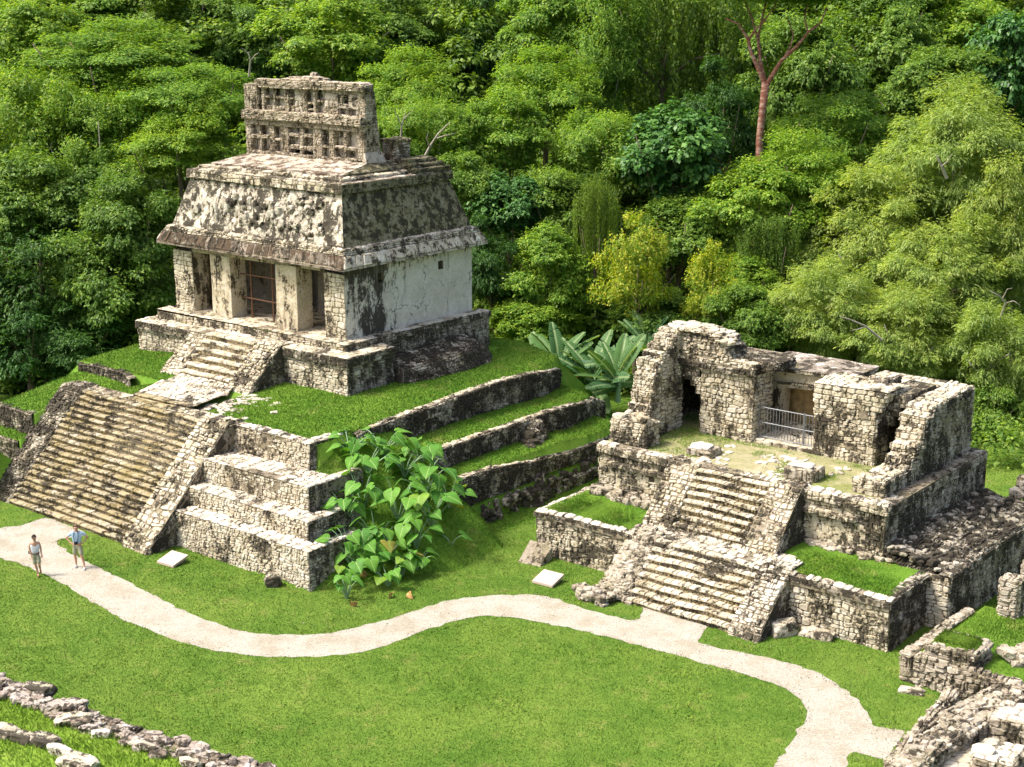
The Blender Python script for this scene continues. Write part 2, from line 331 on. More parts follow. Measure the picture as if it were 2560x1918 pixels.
def stairs(parent, u0, u1, v0, z0, v1, z1, n, mats, cw=.45, name='step', pr=.05, tread=.4, nose=.03):
    """Flight climbing from (v0, z0) at the bottom to (v1, z1): rough risers, rows of paler tread blocks."""
    dv = (v1-v0)/n; dz = (z1-z0)/n
    for i in range(n):
        mb = MB(); a = v0+dv*i; z = z0+dz*i; h = dz*.34; j = random.uniform(-.015, .015)
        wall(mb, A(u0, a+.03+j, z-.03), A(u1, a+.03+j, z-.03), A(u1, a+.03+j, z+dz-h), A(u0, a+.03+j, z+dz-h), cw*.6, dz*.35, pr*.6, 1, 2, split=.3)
        s = u0; V = []; F = []
        while s < u1-.02:                                       # tread blocks, each a rounded slab
            e = min(u1, s+cw*random.uniform(.6, 1.7)); e = u1 if u1-e < .12 else e
            f = a+j-nose+random.uniform(-.012, .012); t = z+dz+random.uniform(-.013, .013); b_ = a+dv+.06; g = .008; q = .03
            k = len(V); V += [(s+g, f, t-h), (e-g, f, t-h), (e-g, f, t-q), (s+g, f, t-q), (s+g+q, f+q, t+.005), (e-g-q, f+q, t+.005), (e-g, b_, t-.004), (s+g, b_, t-.004)]
            F += [(k, k+1, k+2, k+3), (k+3, k+2, k+5, k+4), (k+4, k+5, k+6, k+7), (k, k+3, k+4, k+7), (k+1, k+6, k+5, k+2)]; s = e
        mb.add(V, F, 0); mb.quad(A(u0, a, z+dz-.06), A(u1, a, z+dz-.06), A(u1, a+dv+.1, z+dz-.06), A(u0, a+dv+.1, z+dz-.06), 2)
        mb.build(name, mats, parent)
def balustrade(parent, u0, u1, v0, z0, v1, z1, mats, cw=.3, up=.25, name='balustrade', low=0, ch=.2, foot=.35, **k):
    """Sloping side block of a stair: top face, front foot, both flanks."""
    mb = MB(); n = 1
    a, b = A(u0, v0-.15, z0), A(u1, v0-.15, z0); a2, b2 = A(u0, v0, z0+foot), A(u1, v0, z0+foot)
    c, d = A(u1, v1, z1+up), A(u0, v1, z1+up)
    wall(mb, a, b, b2, a2, cw, ch, .06, 0, 2, **k); wall(mb, a2, b2, c, d, cw, ch, .06, 0, 2, **k)
    e, f = A(u1, v1+.8, z1+up), A(u0, v1+.8, z1+up); wall(mb, d, c, e, f, cw, ch*1.2, .05, 0, 2, **k)
    for s, q in ((1, [b, A(u1, v1+.8, low), e, c, b2]), (0, [A(u0, v1+.8, low), a, a2, d, f])):
        if s: wall(mb, b, A(u1, v1+.8, z0), e, b2, cw, .16, .04, 1, 2)
        else: wall(mb, A(u0, v1+.8, z0), a, a2, f, cw, .16, .04, 1, 2)
    # triangle filler between the straight diagonal b2-e and the top edge
        pts = [b2, e, c] if s else [a2, d, f]
        mb.add(pts, [(0, 1, 2)], 1)
    return mb.build(name, mats, parent)
# ------------------------------------------------------------------ ground, hill, paths
def hill(x, y):
    x = np.asarray(x, float); y = np.asarray(y, float)
    t = np.clip(y - (86 + .05*np.abs(x)), 0, None)
    h = .46*t*t/(t+9) + .9*(fbm(x*.09, y*.09, 2.0)-.45)*np.clip((y-80)/12, 0, 1)
    near = np.clip((40-y)/10, 0, 1)*0
    return h - near
def grid_obj(name, x0, x1, y0, y1, nx, ny, fz, mat, parent=None, **k):
    X, Y = np.meshgrid(np.linspace(x0, x1, nx+1), np.linspace(y0, y1, ny+1)); Z = fz(X, Y)
    idx = np.arange((nx+1)*(ny+1)).reshape(ny+1, nx+1)
    F = np.stack([idx[:-1, :-1], idx[:-1, 1:], idx[1:, 1:], idx[1:, :-1]], -1).reshape(-1, 4)
    V = np.stack([X, Y, Z], -1).reshape(-1, 3)
    return link(name, np_mesh(name, V, F, mat, True), parent, **k)
def ground_z(x, y):
    return hill(x, y) + .03*(fbm(np.asarray(x)*.5, np.asarray(y)*.5)-.5)*np.clip((np.asarray(y)-62)/10, 0, 1)
gr = grid_obj('ground', -420, 420, -60, 82, 84, 71, ground_z, M['lawn'], kind='structure')
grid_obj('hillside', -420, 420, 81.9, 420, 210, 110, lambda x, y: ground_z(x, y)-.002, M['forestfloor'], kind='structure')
UP = [(-60,1158),(0,1142),(55,1133),(94,1119),(130,1128),(184,1155),(129,1166),(126,1177),(157,1198),(190,1215),(260,1250),(330,1285),(400,1320),(480,1352),(560,1368),(640,1372),
      (720,1366),(800,1348),(880,1325),(960,1300),(1040,1288),(1100,1285),(1160,1286),(1190,1290),(1250,1312),(1330,1333),(1366,1341),(1386,1332),(1391,1300),(1450,1320),(1524,1344),(1509,1385),(1540,1397),
      (1600,1409),(1641,1417),(1706,1434),(1770,1455),(1809,1481),(1848,1510),(1874,1543),(1890,1569),(1919,1575),(1955,1580),(1935,1612),(1912,1640),(1842,1627),(1826,1657),(1805,1700)]
LO = [(-60,1186),(0,1205),(50,1221),(100,1243),(150,1270),(200,1300),(260,1335),(330,1365),(400,1390),(480,1408),(560,1417),(640,1419),(720,1417),(800,1405),(860,1385),(920,1362),
      (980,1342),(1040,1331),(1123,1336),(1230,1357),(1320,1378),(1420,1405),(1517,1432),(1580,1449),(1641,1468),(1706,1494),(1741,1526),(1747,1545),(1725,1575),(1703,1613),(1671,1657),(1640,1700)]
def dens(pts, n=5):                                            # smooth the traced edge a little (Catmull-Rom)
    P = [np.array(p, float) for p in pts]; out = []
    for i in range(len(P)-1):
        p0, p1, p2, p3 = P[max(i-1, 0)], P[i], P[i+1], P[min(i+2, len(P)-1)]
        for k in range(n):
            t = k/n; q = .5*((2*p1)+(-p0+p2)*t+(2*p0-5*p1+4*p2-p3)*t*t+(-p0+3*p1-3*p2+p3)*t**3)
            out.append(q)
    out.append(P[-1]); return out
pathpoly = [atz(x, y, 0)[:2] for x, y in dens(UP, 9)] + [atz(x, y, 0)[:2] for x, y in reversed(dens(LO, 9))]
pathpoly = [(x + .16*(float(vnoise(x*3.5, y*3.5))-.5), y + .16*(float(vnoise(x*3.5, y*3.5, 5))-.5)) for x, y in pathpoly]
mb = MB(); mb.add([(x, y, .006) for x, y in pathpoly], [tuple(range(len(pathpoly)))[::-1]])
pth = mb.build('gravel_path', M['gravel'], kind='structure')
import bmesh
bm = bmesh.new(); bm.from_mesh(pth.data); bmesh.ops.triangulate(bm, faces=bm.faces); bmesh.ops.recalc_face_normals(bm, faces=bm.faces)
for f in bm.faces:
    if f.normal.z < 0: f.normal_flip()
bm.to_mesh(pth.data); bm.free()
def inpoly(px, py, poly):
    px = np.asarray(px); py = np.asarray(py); c = np.zeros(px.shape, bool); n = len(poly); j = n-1
    for i in range(n):
        xi, yi = poly[i]; xj, yj = poly[j]
        c ^= ((yi > py) != (yj > py)) & (px < (xj-xi)*(py-yi)/((yj-yi) or 1e-12)+xi); j = i
    return c
# grassy mound of the stepped pyramid, in the sun temple's own frame
def mound(u, v):
    u, v = np.broadcast_arrays(np.asarray(u, float), np.asarray(v, float))
    bend = np.clip((v-6)/5, 0, 1)**2
    u = u + 1.4*bend
    top = 4.22 + .42*np.clip((v+7)/6, 0, 1) + .25*np.clip((v-2)/7, 0, 1)*np.clip((u-2)/8, 0, 1) - .42*np.clip((u-14.6)/2.4, 0, 1)*np.clip((v+3)/6, .1, 1)
    top = top + .5*np.clip(1-np.abs(u-4)/5, 0, 1)*np.clip((v+4)/2.5, 0, 1)*np.clip((-.5-v), 0, 1)
    z = top.copy()
    r = u > 16.85
    sag = .35*np.clip((v-5)/6, 0, 1)
    terr = np.where(u < 18.72, 3.42 - .12*(u-17) - sag, np.where(u < 20.2, 2.42 - .1*(u-18.8) - 1.6*sag, np.where(u < 20.6, 1.1-sag, .32*np.clip(21.6-u, 0, 1))))
    lump = .5*(fbm(u*.7, v*.7, 4.0)-.5)
    ramp = 4.3 - .70*(u-16.7) - .52*np.clip(-5.0-v, 0, 2) - .28*np.clip(-7.0-v, 0, 9) - .95*np.clip(v+2.2, 0, 9) + .35*(fbm(u*.8, v*.8, 1.0)-.5)
    ramp = np.minimum(ramp, (v+10.3)*1.3)
    rz = np.maximum(terr, ramp)
    rz = np.where(v < -1.4, ramp, rz)
    z = np.where(r, rz, z)
    # front (terrace walls stand in front of it); left side terraces
    fr = np.where(v < -10.15, -.3, np.where(v < -9.4, 1.1, np.where(v < -8.52, 1.85, 2.9)))
    z = np.where((v < -6.62) & ~r & (u > 12), fr, z)
    lf = np.where(v < -9.75, .3 + .3*np.clip(v+11.4, 0, 9), np.where(v < -8.9, 2.15+.1*(v+9.7), 3.25 + .15*(v+8.9)))
    bl = np.clip((u-1.4 - .35*(v+7))/1.6, 0, 1); bl = bl*bl*(3-2*bl)
    z = np.where((v < -4.25) & (u < 6), lf*(1-bl) + np.minimum(z, 4.2)*bl, z)
    z = np.where((v < -6.95) & (u > .75) & (u < 12.25), -.3 + .0*u, z)
    # outer slopes: left and back
    z = z - .75*np.clip(-2.2-u, 0, 9) - .8*np.clip(v-10.6, 0, 9)
    z = z + lump*.25
    return np.maximum(z, -.4)
MU = (-8, 24.5, -12.4, 17)
o_ = grid_obj('grass_mound', *MU, 260, 240, mound, M['mound'], kind='structure')
o_.location = (FR['S'][0], FR['S'][1], 0); o_.rotation_euler.z = FR['S'][2]
# ------------------------------------------------------------------ SUN TEMPLE: pyramid walls and stairs
pyr = frame_empty('stepped_pyramid', 'S', label='long flight of narrow stone steps with terrace walls under the tall white temple', cat='pyramid')
ST3 = [M['ochre'], M['riser'], M['mortar']]
for (u1, v0, z0, z1, vb, cap, ut) in ((16.74, -6.95, 3.15, 4.34, -4.6, .55, -.9), (18.36, -8.57, 2.2, 3.24, -5.6, 1.64, .0), (19.2, -9.44, 1.42, 2.28, -6.6, .88, .0), (20.0, -10.2, -.1, 1.5, -7.2, .77, .0)):
    mb = MB(); u0 = 12.0
    zl = z0 + (.25 if z0 > 0 else .2)
    wall(mb, A(u0, v0, z0), A(u1, v0, z0), A(u1, v0+.06, z1), A(u0, v0+.06, z1-.05), .25, .12, .05, 0, 3, jit=1.7)
    wall(mb, A(u1, v0, max(z0-1.1, -.1)), A(u1, vb, max(z0-1.1, -.1)), A(u1-.06, vb, z1), A(u1-.06, v0+.06, z1), .24, .12, .045, 1, 3)
    wall(mb, A(u0, v0+.02, z1-.02), A(u1-.02, v0+.02, z1), A(u1-.02, v0+cap, z1+.03), A(u0, v0+cap, z1), .42, .36, .045, 2, 3, split=.2)
    wall(mb, A(u1-.6, v0+cap, z1), A(u1-.02, v0+cap, z1), A(u1-.02, vb, z1), A(u1-.6, vb, z1), .4, .34, .045, 2, 3)
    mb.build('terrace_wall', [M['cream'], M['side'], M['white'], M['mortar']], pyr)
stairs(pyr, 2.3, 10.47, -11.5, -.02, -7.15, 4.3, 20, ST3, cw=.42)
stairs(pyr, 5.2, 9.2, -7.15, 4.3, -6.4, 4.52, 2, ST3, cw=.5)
mb = MB(); wall(mb, A(2.3, -7.18, 4.31), A(12.3, -7.18, 4.33), A(12.3, -6.6, 4.38), A(2.3, -6.6, 4.36), .45, .3, .04, 0, 1); wall(mb, A(12.0, -7.18, 3.6), A(12.0, -6.6, 3.6), A(12.0, -6.6, 4.33), A(12.0, -7.18, 4.33), .3, .15, .03, 0, 1); mb.build('stair_head', [M['cream'], M['mortar']], pyr)
bal = balustrade(pyr, 10.47, 12.19, -11.55, -.1, -7.2, 4.3, [M['weath'], M['mossy'], M['mortar']], cw=.34, up=.12, ch=.22)
bal = balustrade(pyr, .55, 2.3, -11.4, -.1, -7.2, 4.2, [M['mossy'], M['mossy'], M['mortar']], cw=.3, up=.1, ch=.14)
bal['label'] = 'dark mossy side block'
# curved terrace walls along the right flank
def ribbon(mb, pts, m=0, mm=1, th=.35, cap=2, **k):
    """Wall following points (u, v, zbottom, ztop), outer face to the right of the walking direction, with a stone cap."""
    for p, q in zip(pts, pts[1:]):
        a, b, c, d = A(p[0], p[1], p[2]), A(q[0], q[1], q[2]), A(q[0], q[1], q[3]), A(p[0], p[1], p[3])
        t = (b-a); t[2] = 0; t /= np.linalg.norm(t); inn = A(-t[1], t[0], 0)*th
        wall(mb, a, b, c, d, m=m, mm=mm, **k); wall(mb, d, c, c+inn, d+inn, .26, th, .05, cap, mm)
def rightwall(vs, u, zb, zt):
    out = []
    for v, b_, t_ in zip(vs, zb, zt):
        bend = max(0, min(1, (v-6)/5))**2; out.append((u-1.4*bend, v, b_, t_))
    return out
for (u, pts) in ((17.0, [(-4.6, 3.3, 4.28), (-2.8, 3.3, 4.42), (-.5, 3.25, 4.5), (2, 3.3, 4.6), (4.3, 3.3, 4.68), (6.5, 3.2, 4.6), (8.2, 3.1, 4.35), (9.6, 2.9, 4.15), (10.4, 2.7, 3.9)]),
                 (18.85, [(-2.2, 2.2, 3.28), (0, 2.25, 3.3), (2.8, 2.2, 3.3), (4.5, 2.2, 3.32), (6, 2.1, 3.3), (8, 1.95, 3.1), (9.8, 1.7, 2.8), (11.2, 1.5, 2.6), (12, 1.2, 2.2)]),
                 (20.35, [(-2.2, 1.0, 2.4), (0, 1.0, 2.38), (1.6, 1.1, 2.2), (2.8, 1.2, 1.98), (5, 1.2, 1.85), (7, 1.0, 1.7), (9.3, .7, 1.5), (11, .5, 1.3)]),
                 (20.75, [(4.4, -.1, .75), (6, -.1, .7), (8, -.1, .65), (10, -.1, .6)])):
    mb = MB(); ribbon(mb, rightwall([p[0] for p in pts], u, [p[1] for p in pts], [p[2] for p in pts]), cw=.3, ch=.13, pr=.07, jit=1.6, split=.35)
    mb.build('terrace_wall', [M['mossy'], M['mortar'], M['weath']], pyr)
# jagged outcrop crossing the lower terraces
mb = MB(); rr = random.Random(5)
for i in range(380):
    t = rr.random(); u = 18.8 + 1.9*t + rr.uniform(-.2, .25); v = 4.6 - 2.2*t + rr.uniform(-.3, .3)*(1+1.5*t)
    z = 3.05*(1-t)**.9 + rr.uniform(-.25, .1); rock(mb, (u, v, z), rr.uniform(.12, .34), rr.uniform(.1, .25), rr.uniform(.12, .3), rr.uniform(0, 3), seed=i)
for i in range(420):
    v = rr.uniform(-.9, 7.2)+rr.uniform(-.2, .2); u = 20.25 + rr.uniform(-.5, .5) - .03*v; rock(mb, (u, v, rr.uniform(-.05, 1.0)), rr.uniform(.1, .26), rr.uniform(.1, .22), rr.uniform(.08, .2), rr.uniform(0, 3), seed=100+i)
mb.build('collapsed_stonework', [M['mossy']], pyr, kind='stuff')
# left terraces
for pts in ([(-2.3, -4.35, 3.1, 4.3), (-.6, -4.32, 3.25, 4.4), (1.2, -4.35, 3.3, 4.38), (2.3, -4.7, 3.7, 4.3)],
            [(-5, -9.0, 1.9, 3.15), (-2, -8.95, 2.0, 3.2), (.6, -8.95, 2.0, 3.2)], [(-5, -9.8, .5, 2.1), (-2, -9.8, .5, 2.1), (.6, -9.8, .5, 2.1)]):
    mb = MB(); ribbon(mb, pts, cw=.28, ch=.12, pr=.06, jit=1.4, split=.3)
    mb.build('terrace_wall', [M['mossy'], M['mortar'], M['mossy']], pyr)
mb = MB(); ribbon(mb, [(-2.3, 3.5, 3.3, 4.3), (-2.3, -4.35, 3.1, 4.3)], cw=.28, ch=.12, pr=.06); mb.build('terrace_wall', [M['mossy'], M['mortar'], M['mossy']], pyr)
# worn paving at the head of the stairs
mb = MB(); z = 4.53
for (a, b, c, d) in (((5.1, -6.4), (9.2, -6.4), (9.0, -4.6), (4.6, -4.6)), ((4.6, -4.6), (9.0, -4.6), (8.0, -3.3), (4.3, -3.3))):
    wall(mb, A(*a, z), A(*b, z), A(*c, z+.12), A(*d, z+.12), .38, .3, .03, 0, 1, split=.3, jit=1.5)
rr = random.Random(9)
for i in range(110):
    u = 9 + abs(rr.gauss(0, 1.3)); v = rr.uniform(-6.6, -3.4); zz = float(mound(u, v)); rock(mb, (u, v, zz+.0), rr.uniform(.08, .2), rr.uniform(.06, .16), .05, rr.uniform(0, 3), seed=500+i)
mb.build('worn_paving', [M['white'], M['mortar']], pyr, kind='stuff')
# ------------------------------------------------------------------ SUN TEMPLE: building
tmp = frame_empty('temple', 'S', label='tall white temple with three doorways, sloped roof and openwork roof comb', cat='temple')
ZF, ZC = 6.63, 9.85; U1, V1 = 11.87, 8.56
mb = MB()   # lower tier of the platform
zb, zt = 3.7, 6.3
wall(mb, A(-1.3, -1.44, zb), A(13.34, -1.44, zb), A(13.34, -1.40, zt-.42), A(-1.3, -1.40, zt-.66), .3, .14, .045, 0, 3)
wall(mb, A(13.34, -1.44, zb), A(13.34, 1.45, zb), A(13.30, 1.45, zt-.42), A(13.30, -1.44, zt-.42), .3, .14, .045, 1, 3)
wall(mb, A(-1.3, 3, zb), A(-1.3, -1.44, zb), A(-1.3, -1.44, zt-.66), A(-1.3, 3, zt-.66), .3, .14, .045, 0, 3)
wall(mb, A(-1.37, -1.52, zt-.64), A(13.42, -1.52, zt-.42), A(13.42, -1.52, zt), A(-1.37, -1.52, zt-.24), .42, .14, .04, 4, 3)
wall(mb, A(13.42, -1.52, zt-.42), A(13.42, 1.5, zt-.42), A(13.42, 1.5, zt), A(13.42, -1.52, zt), .42, .14, .04, 4, 3)
wall(mb, A(-1.37, -1.52, zt-.24), A(13.42, -1.52, zt), A(13.42, -.6, zt+.02), A(-1.37, -.6, zt-.2), .5, .42, .03, 0, 3)
wall(mb, A(12.4, -.6, zt), A(13.42, -.6, zt), A(13.42, 1.5, zt+.02), A(12.4, 1.5, zt+.02), .5, .42, .03, 0, 3)
wall(mb, A(-1.37, -.6, zt-.2), A(-.6, -.6, zt-.2), A(-.6, 3, zt-.2), A(-1.37, 3, zt-.2), .5, .42, .03, 2, 3)
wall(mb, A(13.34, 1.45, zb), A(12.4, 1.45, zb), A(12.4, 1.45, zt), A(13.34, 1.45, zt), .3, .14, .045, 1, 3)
mb.build('lower_platform', [M['cream'], M['side'], M['weath'], M['mortar'], M['mossy']], tmp)
mb = MB()   # upper tier
wall(mb, A(-.68, -.66, 5.6), A(12.46, -.66, 5.8), A(12.46, -.66, ZF), A(-.68, -.66, ZF-.12), .4, .13, .04, 2, 3)
wall(mb, A(12.46, -.66, 4.0), A(12.46, 9.2, 4.2), A(12.40, 9.2, ZF-.3), A(12.40, -.66, ZF-.3), .3, .14, .045, 1, 3)
wall(mb, A(12.5, -.7, ZF-.3), A(12.5, 9.25, ZF-.3), A(12.5, 9.25, ZF), A(12.5, -.7, ZF), .4, .14, .04, 4, 3)
wall(mb, A(-.68, 9.2, 4), A(-.68, -.66, 4), A(-.68, -.66, ZF), A(-.68, 9.2, ZF), .4, .2, .04, 1, 3)
wall(mb, A(-.7, -.7, ZF-.02), A(12.5, -.7, ZF), A(12.5, 0.02, ZF+.02), A(-.7, .02, ZF), .55, .36, .02, 0, 3)
wall(mb, A(11.8, 0.02, ZF), A(12.5, 0.02, ZF), A(12.5, 9.25, ZF), A(11.8, 9.25, ZF), .5, .36, .02, 0, 3)
mb.build('upper_platform', [M['cream'], M['side'], M['weath'], M['mortar'], M['mossy']], tmp)
mb = MB(); relief(mb, A(0, -.02, ZF+.03), A(U1, -.02, ZF+.03), A(U1, V1-.05, ZF+.03), A(0, V1-.05, ZF+.03), 40, 30, .012, 2); mb.build('floor', [M['plaster']], tmp)
stairs(tmp, 4.35, 7.75, -3.35, 4.55, -1.5, 6.28, 6, [M['cream'], M['tanriser'], M['mortar']], cw=.42)
balustrade(tmp, 7.75, 9.3, -3.45, 4.4, -1.55, 6.1, [M['weath'], M['mossy'], M['mortar']], cw=.28, up=.2, ch=.18, foot=.25)
balustrade(tmp, 3.0, 4.35, -3.45, 4.4, -1.55, 6.0, [M['weath'], M['mossy'], M['mortar']], cw=.28, up=.1, ch=.18, foot=.25)
# piers
for i, (a, b) in enumerate(((0.0, 1.4), (2.75, 4.16), (7.34, 8.75), (10.54, 11.87))):
    mb = MB()
    if i in (0, 3): block(mb, a, b, 0, .85, ZF, ZC-.25, 'F', .34, .2, .03, 0, 2, gap=.01)
    else: relief(mb, A(a, 0, ZF), A(b, 0, ZF), A(b, 0, ZC-.25), A(a, 0, ZC-.25), 16, 34, .035, 3, 1, i*5)
    relief(mb, A(b, 0, ZF), A(b, .95, ZF), A(b, .95, ZC-.25), A(b, 0, ZC-.25), 10, 34, .03, 3, 3 if i == 3 else 1, i*3)
    relief(mb, A(a, .95, ZF), A(a, 0, ZF), A(a, 0, ZC-.25), A(a, .95, ZC-.25), 10, 34, .03, 3, 1, i*3)
    mb.quad(A(b, .95, ZF), A(a, .95, ZF), A(a, .95, ZC-.25), A(b, .95, ZC-.25), 1)
    mb.build('pier', [M['cream'], M['plaster'], M['mortar'], M['stained']], tmp)
mb = MB(); solid(mb, 1.38, 10.56, .06, .9, ZC-.26, ZC); mb.build('lintel', [M['weath']], tmp)
def panel(mb, O, U, V, L, H, holes, amp=.02, sc=2.5, m=0, mr=None, depth=.35, cell=.22, seed=0):
    """Rough plaster panel with rectangular holes (s0, s1, t0, t1) in metres; O origin, U and V unit axes."""
    O, U, V = map(np.asarray, (O, U, V)); n = np.cross(U, V); mr = m if mr is None else mr
    ss = sorted({0, L, *[h[0] for h in holes], *[h[1] for h in holes]}); ts = sorted({0, H, *[h[2] for h in holes], *[h[3] for h in holes]})
    P = lambda s, t, d=0: O + U*s + V*t - n*d
    for s0, s1 in zip(ss, ss[1:]):
        for t0, t1 in zip(ts, ts[1:]):
            if any(h[0] <= s0 < h[1] and h[2] <= t0 < h[3] for h in holes): continue
            relief(mb, P(s0, t0), P(s1, t0), P(s1, t1), P(s0, t1), max(1, int((s1-s0)/cell)), max(1, int((t1-t0)/cell)), amp, sc, m, seed)
    for s0, s1, t0, t1 in holes:
        mb.quad(P(s0, t0), P(s0, t0, depth), P(s0, t1, depth), P(s0, t1), mr); mb.quad(P(s1, t0, depth), P(s1, t0), P(s1, t1), P(s1, t1, depth), mr)
        mb.quad(P(s0, t0), P(s1, t0), P(s1, t0, depth), P(s0, t0, depth), mr); mb.quad(P(s0, t1, depth), P(s1, t1, depth), P(s1, t1), P(s0, t1), mr)
mb = MB()
panel(mb, A(U1, .95, ZF), A(0, 1, 0), A(0, 0, 1), V1-.95, ZC-ZF, [(1.15, 1.5, 2.3, 2.75), (5.2, 5.55, 2.35, 2.75)], .025, 2.2, 0, 1, .5, .12)
relief(mb, A(U1, 0, ZC-.25), A(U1, .95, ZC-.25), A(U1, .95, ZC), A(U1, 0, ZC), 6, 2, .01, 2, 0)
mb.quad(A(U1-.5, .95, ZF), A(U1-.5, V1, ZF), A(U1-.5, V1, ZC), A(U1-.5, .95, ZC), 1)
mb.build('side_wall', [M['stained'], M['mortar']], tmp, label='white plastered side wall with a black stain and two small holes')
mb = MB(); panel(mb, A(0, V1, ZF), A(0, -1, 0), A(0, 0, 1), V1-.9, ZC-ZF, [], .03, 2, 0, 0, .5, .4); mb.build('side_wall', [M['plaster']], tmp)
mb = MB(); panel(mb, A(U1, V1, ZF), A(-1, 0, 0), A(0, 0, 1), U1, ZC-ZF, [], .03, 2, 0, 0, .5, .4); mb.build('back_wall', [M['plaster']], tmp)
mb = MB()
panel(mb, A(.02, 3.3, ZF), A(1, 0, 0), A(0, 0, 1), U1-.04, ZC-ZF, [(5.0, 6.6, 0, 2.6)], .03, 2, 0, 0, .6, .3)
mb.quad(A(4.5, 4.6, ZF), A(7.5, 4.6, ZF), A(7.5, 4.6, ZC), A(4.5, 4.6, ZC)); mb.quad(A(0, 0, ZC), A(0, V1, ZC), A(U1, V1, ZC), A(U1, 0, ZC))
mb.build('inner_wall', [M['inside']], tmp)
# brown frame across the middle doorway
def bar(mb, a, b, r=.03, m=0):
    a, b = A(*a), A(*b); d = b-a; L = np.linalg.norm(d); d = d/L
    x = np.cross(d, A(0, 0, 1) if abs(d[2]) < .9 else A(1, 0, 0)); x /= np.linalg.norm(x); y = np.cross(d, x)
    V = []
    for p in (a, b):
        for k in range(6): t = k*math.pi/3; V.append(p + (x*math.cos(t)+y*math.sin(t))*r)
    mb.add(V, [(k, (k+1) % 6, 6+(k+1) % 6, 6+k) for k in range(6)] + [tuple(range(5, -1, -1)), tuple(range(6, 12))], m)
M['rust'] = simple('rusty iron', (.16, .085, .05), .6, .3); M['steel'] = simple('grey painted steel', (.20, .21, .22), .5, .5)
mb = MB()
for u in (4.95, 6.45, 7.3): bar(mb, (u, .6, ZF), (u, .6, 9.6), .045)
for z in (7.62, 8.75): bar(mb, (4.2, .6, z), (7.3, .6, z), .035)
mb.build('door_frame', [M['rust']], tmp)
mb = MB(); bar(mb, (10.45, .6, ZF), (10.45, .6, 9.6), .05); mb.build('door_frame', [M['rust']], tmp)
# eave
mb = MB(); e1, z1, e2, z2 = .58, 9.98, .34, 10.5
def ring(mb, i0, z0, i1, z1, fn):                              # i = inset (negative sticks out) from the wall line
    p = lambda i, z: [A(i, i, z), A(U1-i, i, z), A(U1-i, V1-i, z), A(i, V1-i, z)]
    lo, hi = p(i0, z0), p(i1, z1)
    for k in range(4): fn(k, lo[k], lo[(k+1) % 4], hi[(k+1) % 4], hi[k])
ring(mb, 0, ZC, -e1, z1-.07, lambda k, a, b, c, d: mb.quad(a, b, c, d, 3))
ring(mb, -e1, z1-.07, -e1+.02, z1+.02, lambda k, a, b, c, d: mb.quad(a, b, c, d, 0 if k == 0 else 1))
ring(mb, -e1+.01, z1+.02, -e2, z2, lambda k, a, b, c, d: wall(mb, a, b, c, d, .5, .55, .04, 0 if k == 0 else 1, 3, split=.05, jit=.3, rd=(.01, .04), gap=.008))
ring(mb, -e2+.04, z2, -.2, 10.74, lambda k, a, b, c, d: wall(mb, a, b, c, d, .3, .1, .05, 2 if k == 0 else 1, 3))
ring(mb, -.2, 10.74, .05, 10.78, lambda k, a, b, c, d: wall(mb, a, b, c, d, .4, .3, .03, 2 if k == 0 else 1, 3))
mb.build('eave', [M['eave'], M['eaveside'], M['weath'], M['mortar']], tmp)
# sloped upper facade
mb = MB()
def man(k, a, b, c, d):
    if k == 0: relief(mb, a, b, c, d, 150, 44, .09, 2.6, 0, 3, 1.6)
    else: relief(mb, a, b, c, d, 90, 30, .05, 4, 1, 8, .2)
ring(mb, .0, 10.76, .74, 13.07, man); mb.build('sloped_facade', [M['stucco'], M['blackside']], tmp)
mb = MB(); rr = random.Random(4)   # remains of stucco figures
for (s, t, w_, h_) in ((.30, .45, .3, .55), (.26, .3, .2, .5), (.36, .7, .35, .3), (.40, .5, .3, .4), (.44, .33, .35, .35), (.47, .62, .25, .3), (.52, .45, .3, .5), (.57, .6, .3, .35), (.60, .4, .3, .45), (.64, .55, .25, .3), (.70, .62, .2, .25),
                        (.78, .74, .4, .3), (.86, .78, .3, .25), (.82, .62, .25, .2), (.74, .3, .3, .2), (.33, .6, .2, .3), (.5, .25, .5, .2), (.66, .25, .3, .35), (.12, .35, .25, .5), (.9, .3, .25, .3), (.84, .15, .3, .2)):
    u = .35 + s*11; i = .74*t; z = 10.76+2.31*t
    for q in range(5):
        rock(mb, (u+rr.uniform(-w_, w_)*.8, i-.03, z+rr.uniform(-h_, h_)*.6), w_*rr.uniform(.3, .6), .12, h_*rr.uniform(.3, .6), rr.uniform(-.2, .2), seed=700+q+int(s*1000))
mb.build('stucco_figures', [M['stucco']], tmp, kind='stuff')
mb = MB()   # cornice and roof
ring(mb, .58, 13.05, .6, 13.46, lambda k, a, b, c, d: wall(mb, a, b, c, d, .5, .2, .03, 0 if k == 0 else 2, 3))
ring(mb, .60, 13.47, .95, 13.50, lambda k, a, b, c, d: wall(mb, a, b, c, d, .5, .35, .02, 0 if k == 0 else 1, 3))
ring(mb, .74, 13.05, .58, 13.04, lambda k, a, b, c, d: mb.quad(a, b, c, d, 3))
ring(mb, .97, 13.49, 1.0, 13.63, lambda k, a, b, c, d: wall(mb, a, b, c, d, .45, .07, .04, 0, 3))
ring(mb, .98, 13.63, 1.4, 13.66, lambda k, a, b, c, d: wall(mb, a, b, c, d, .5, .4, .03, 0, 3))
ring(mb, 1.42, 13.63, 1.45, 13.76, lambda k, a, b, c, d: wall(mb, a, b, c, d, .5, .07, .04, 2 if k else 1, 3))
relief(mb, A(1.45, 1.45, 13.76), A(U1-1.45, 1.45, 13.76), A(9.8, 3.7, 14.05), A(1.6, 3.7, 14.05), 60, 16, .035, 3, 1)
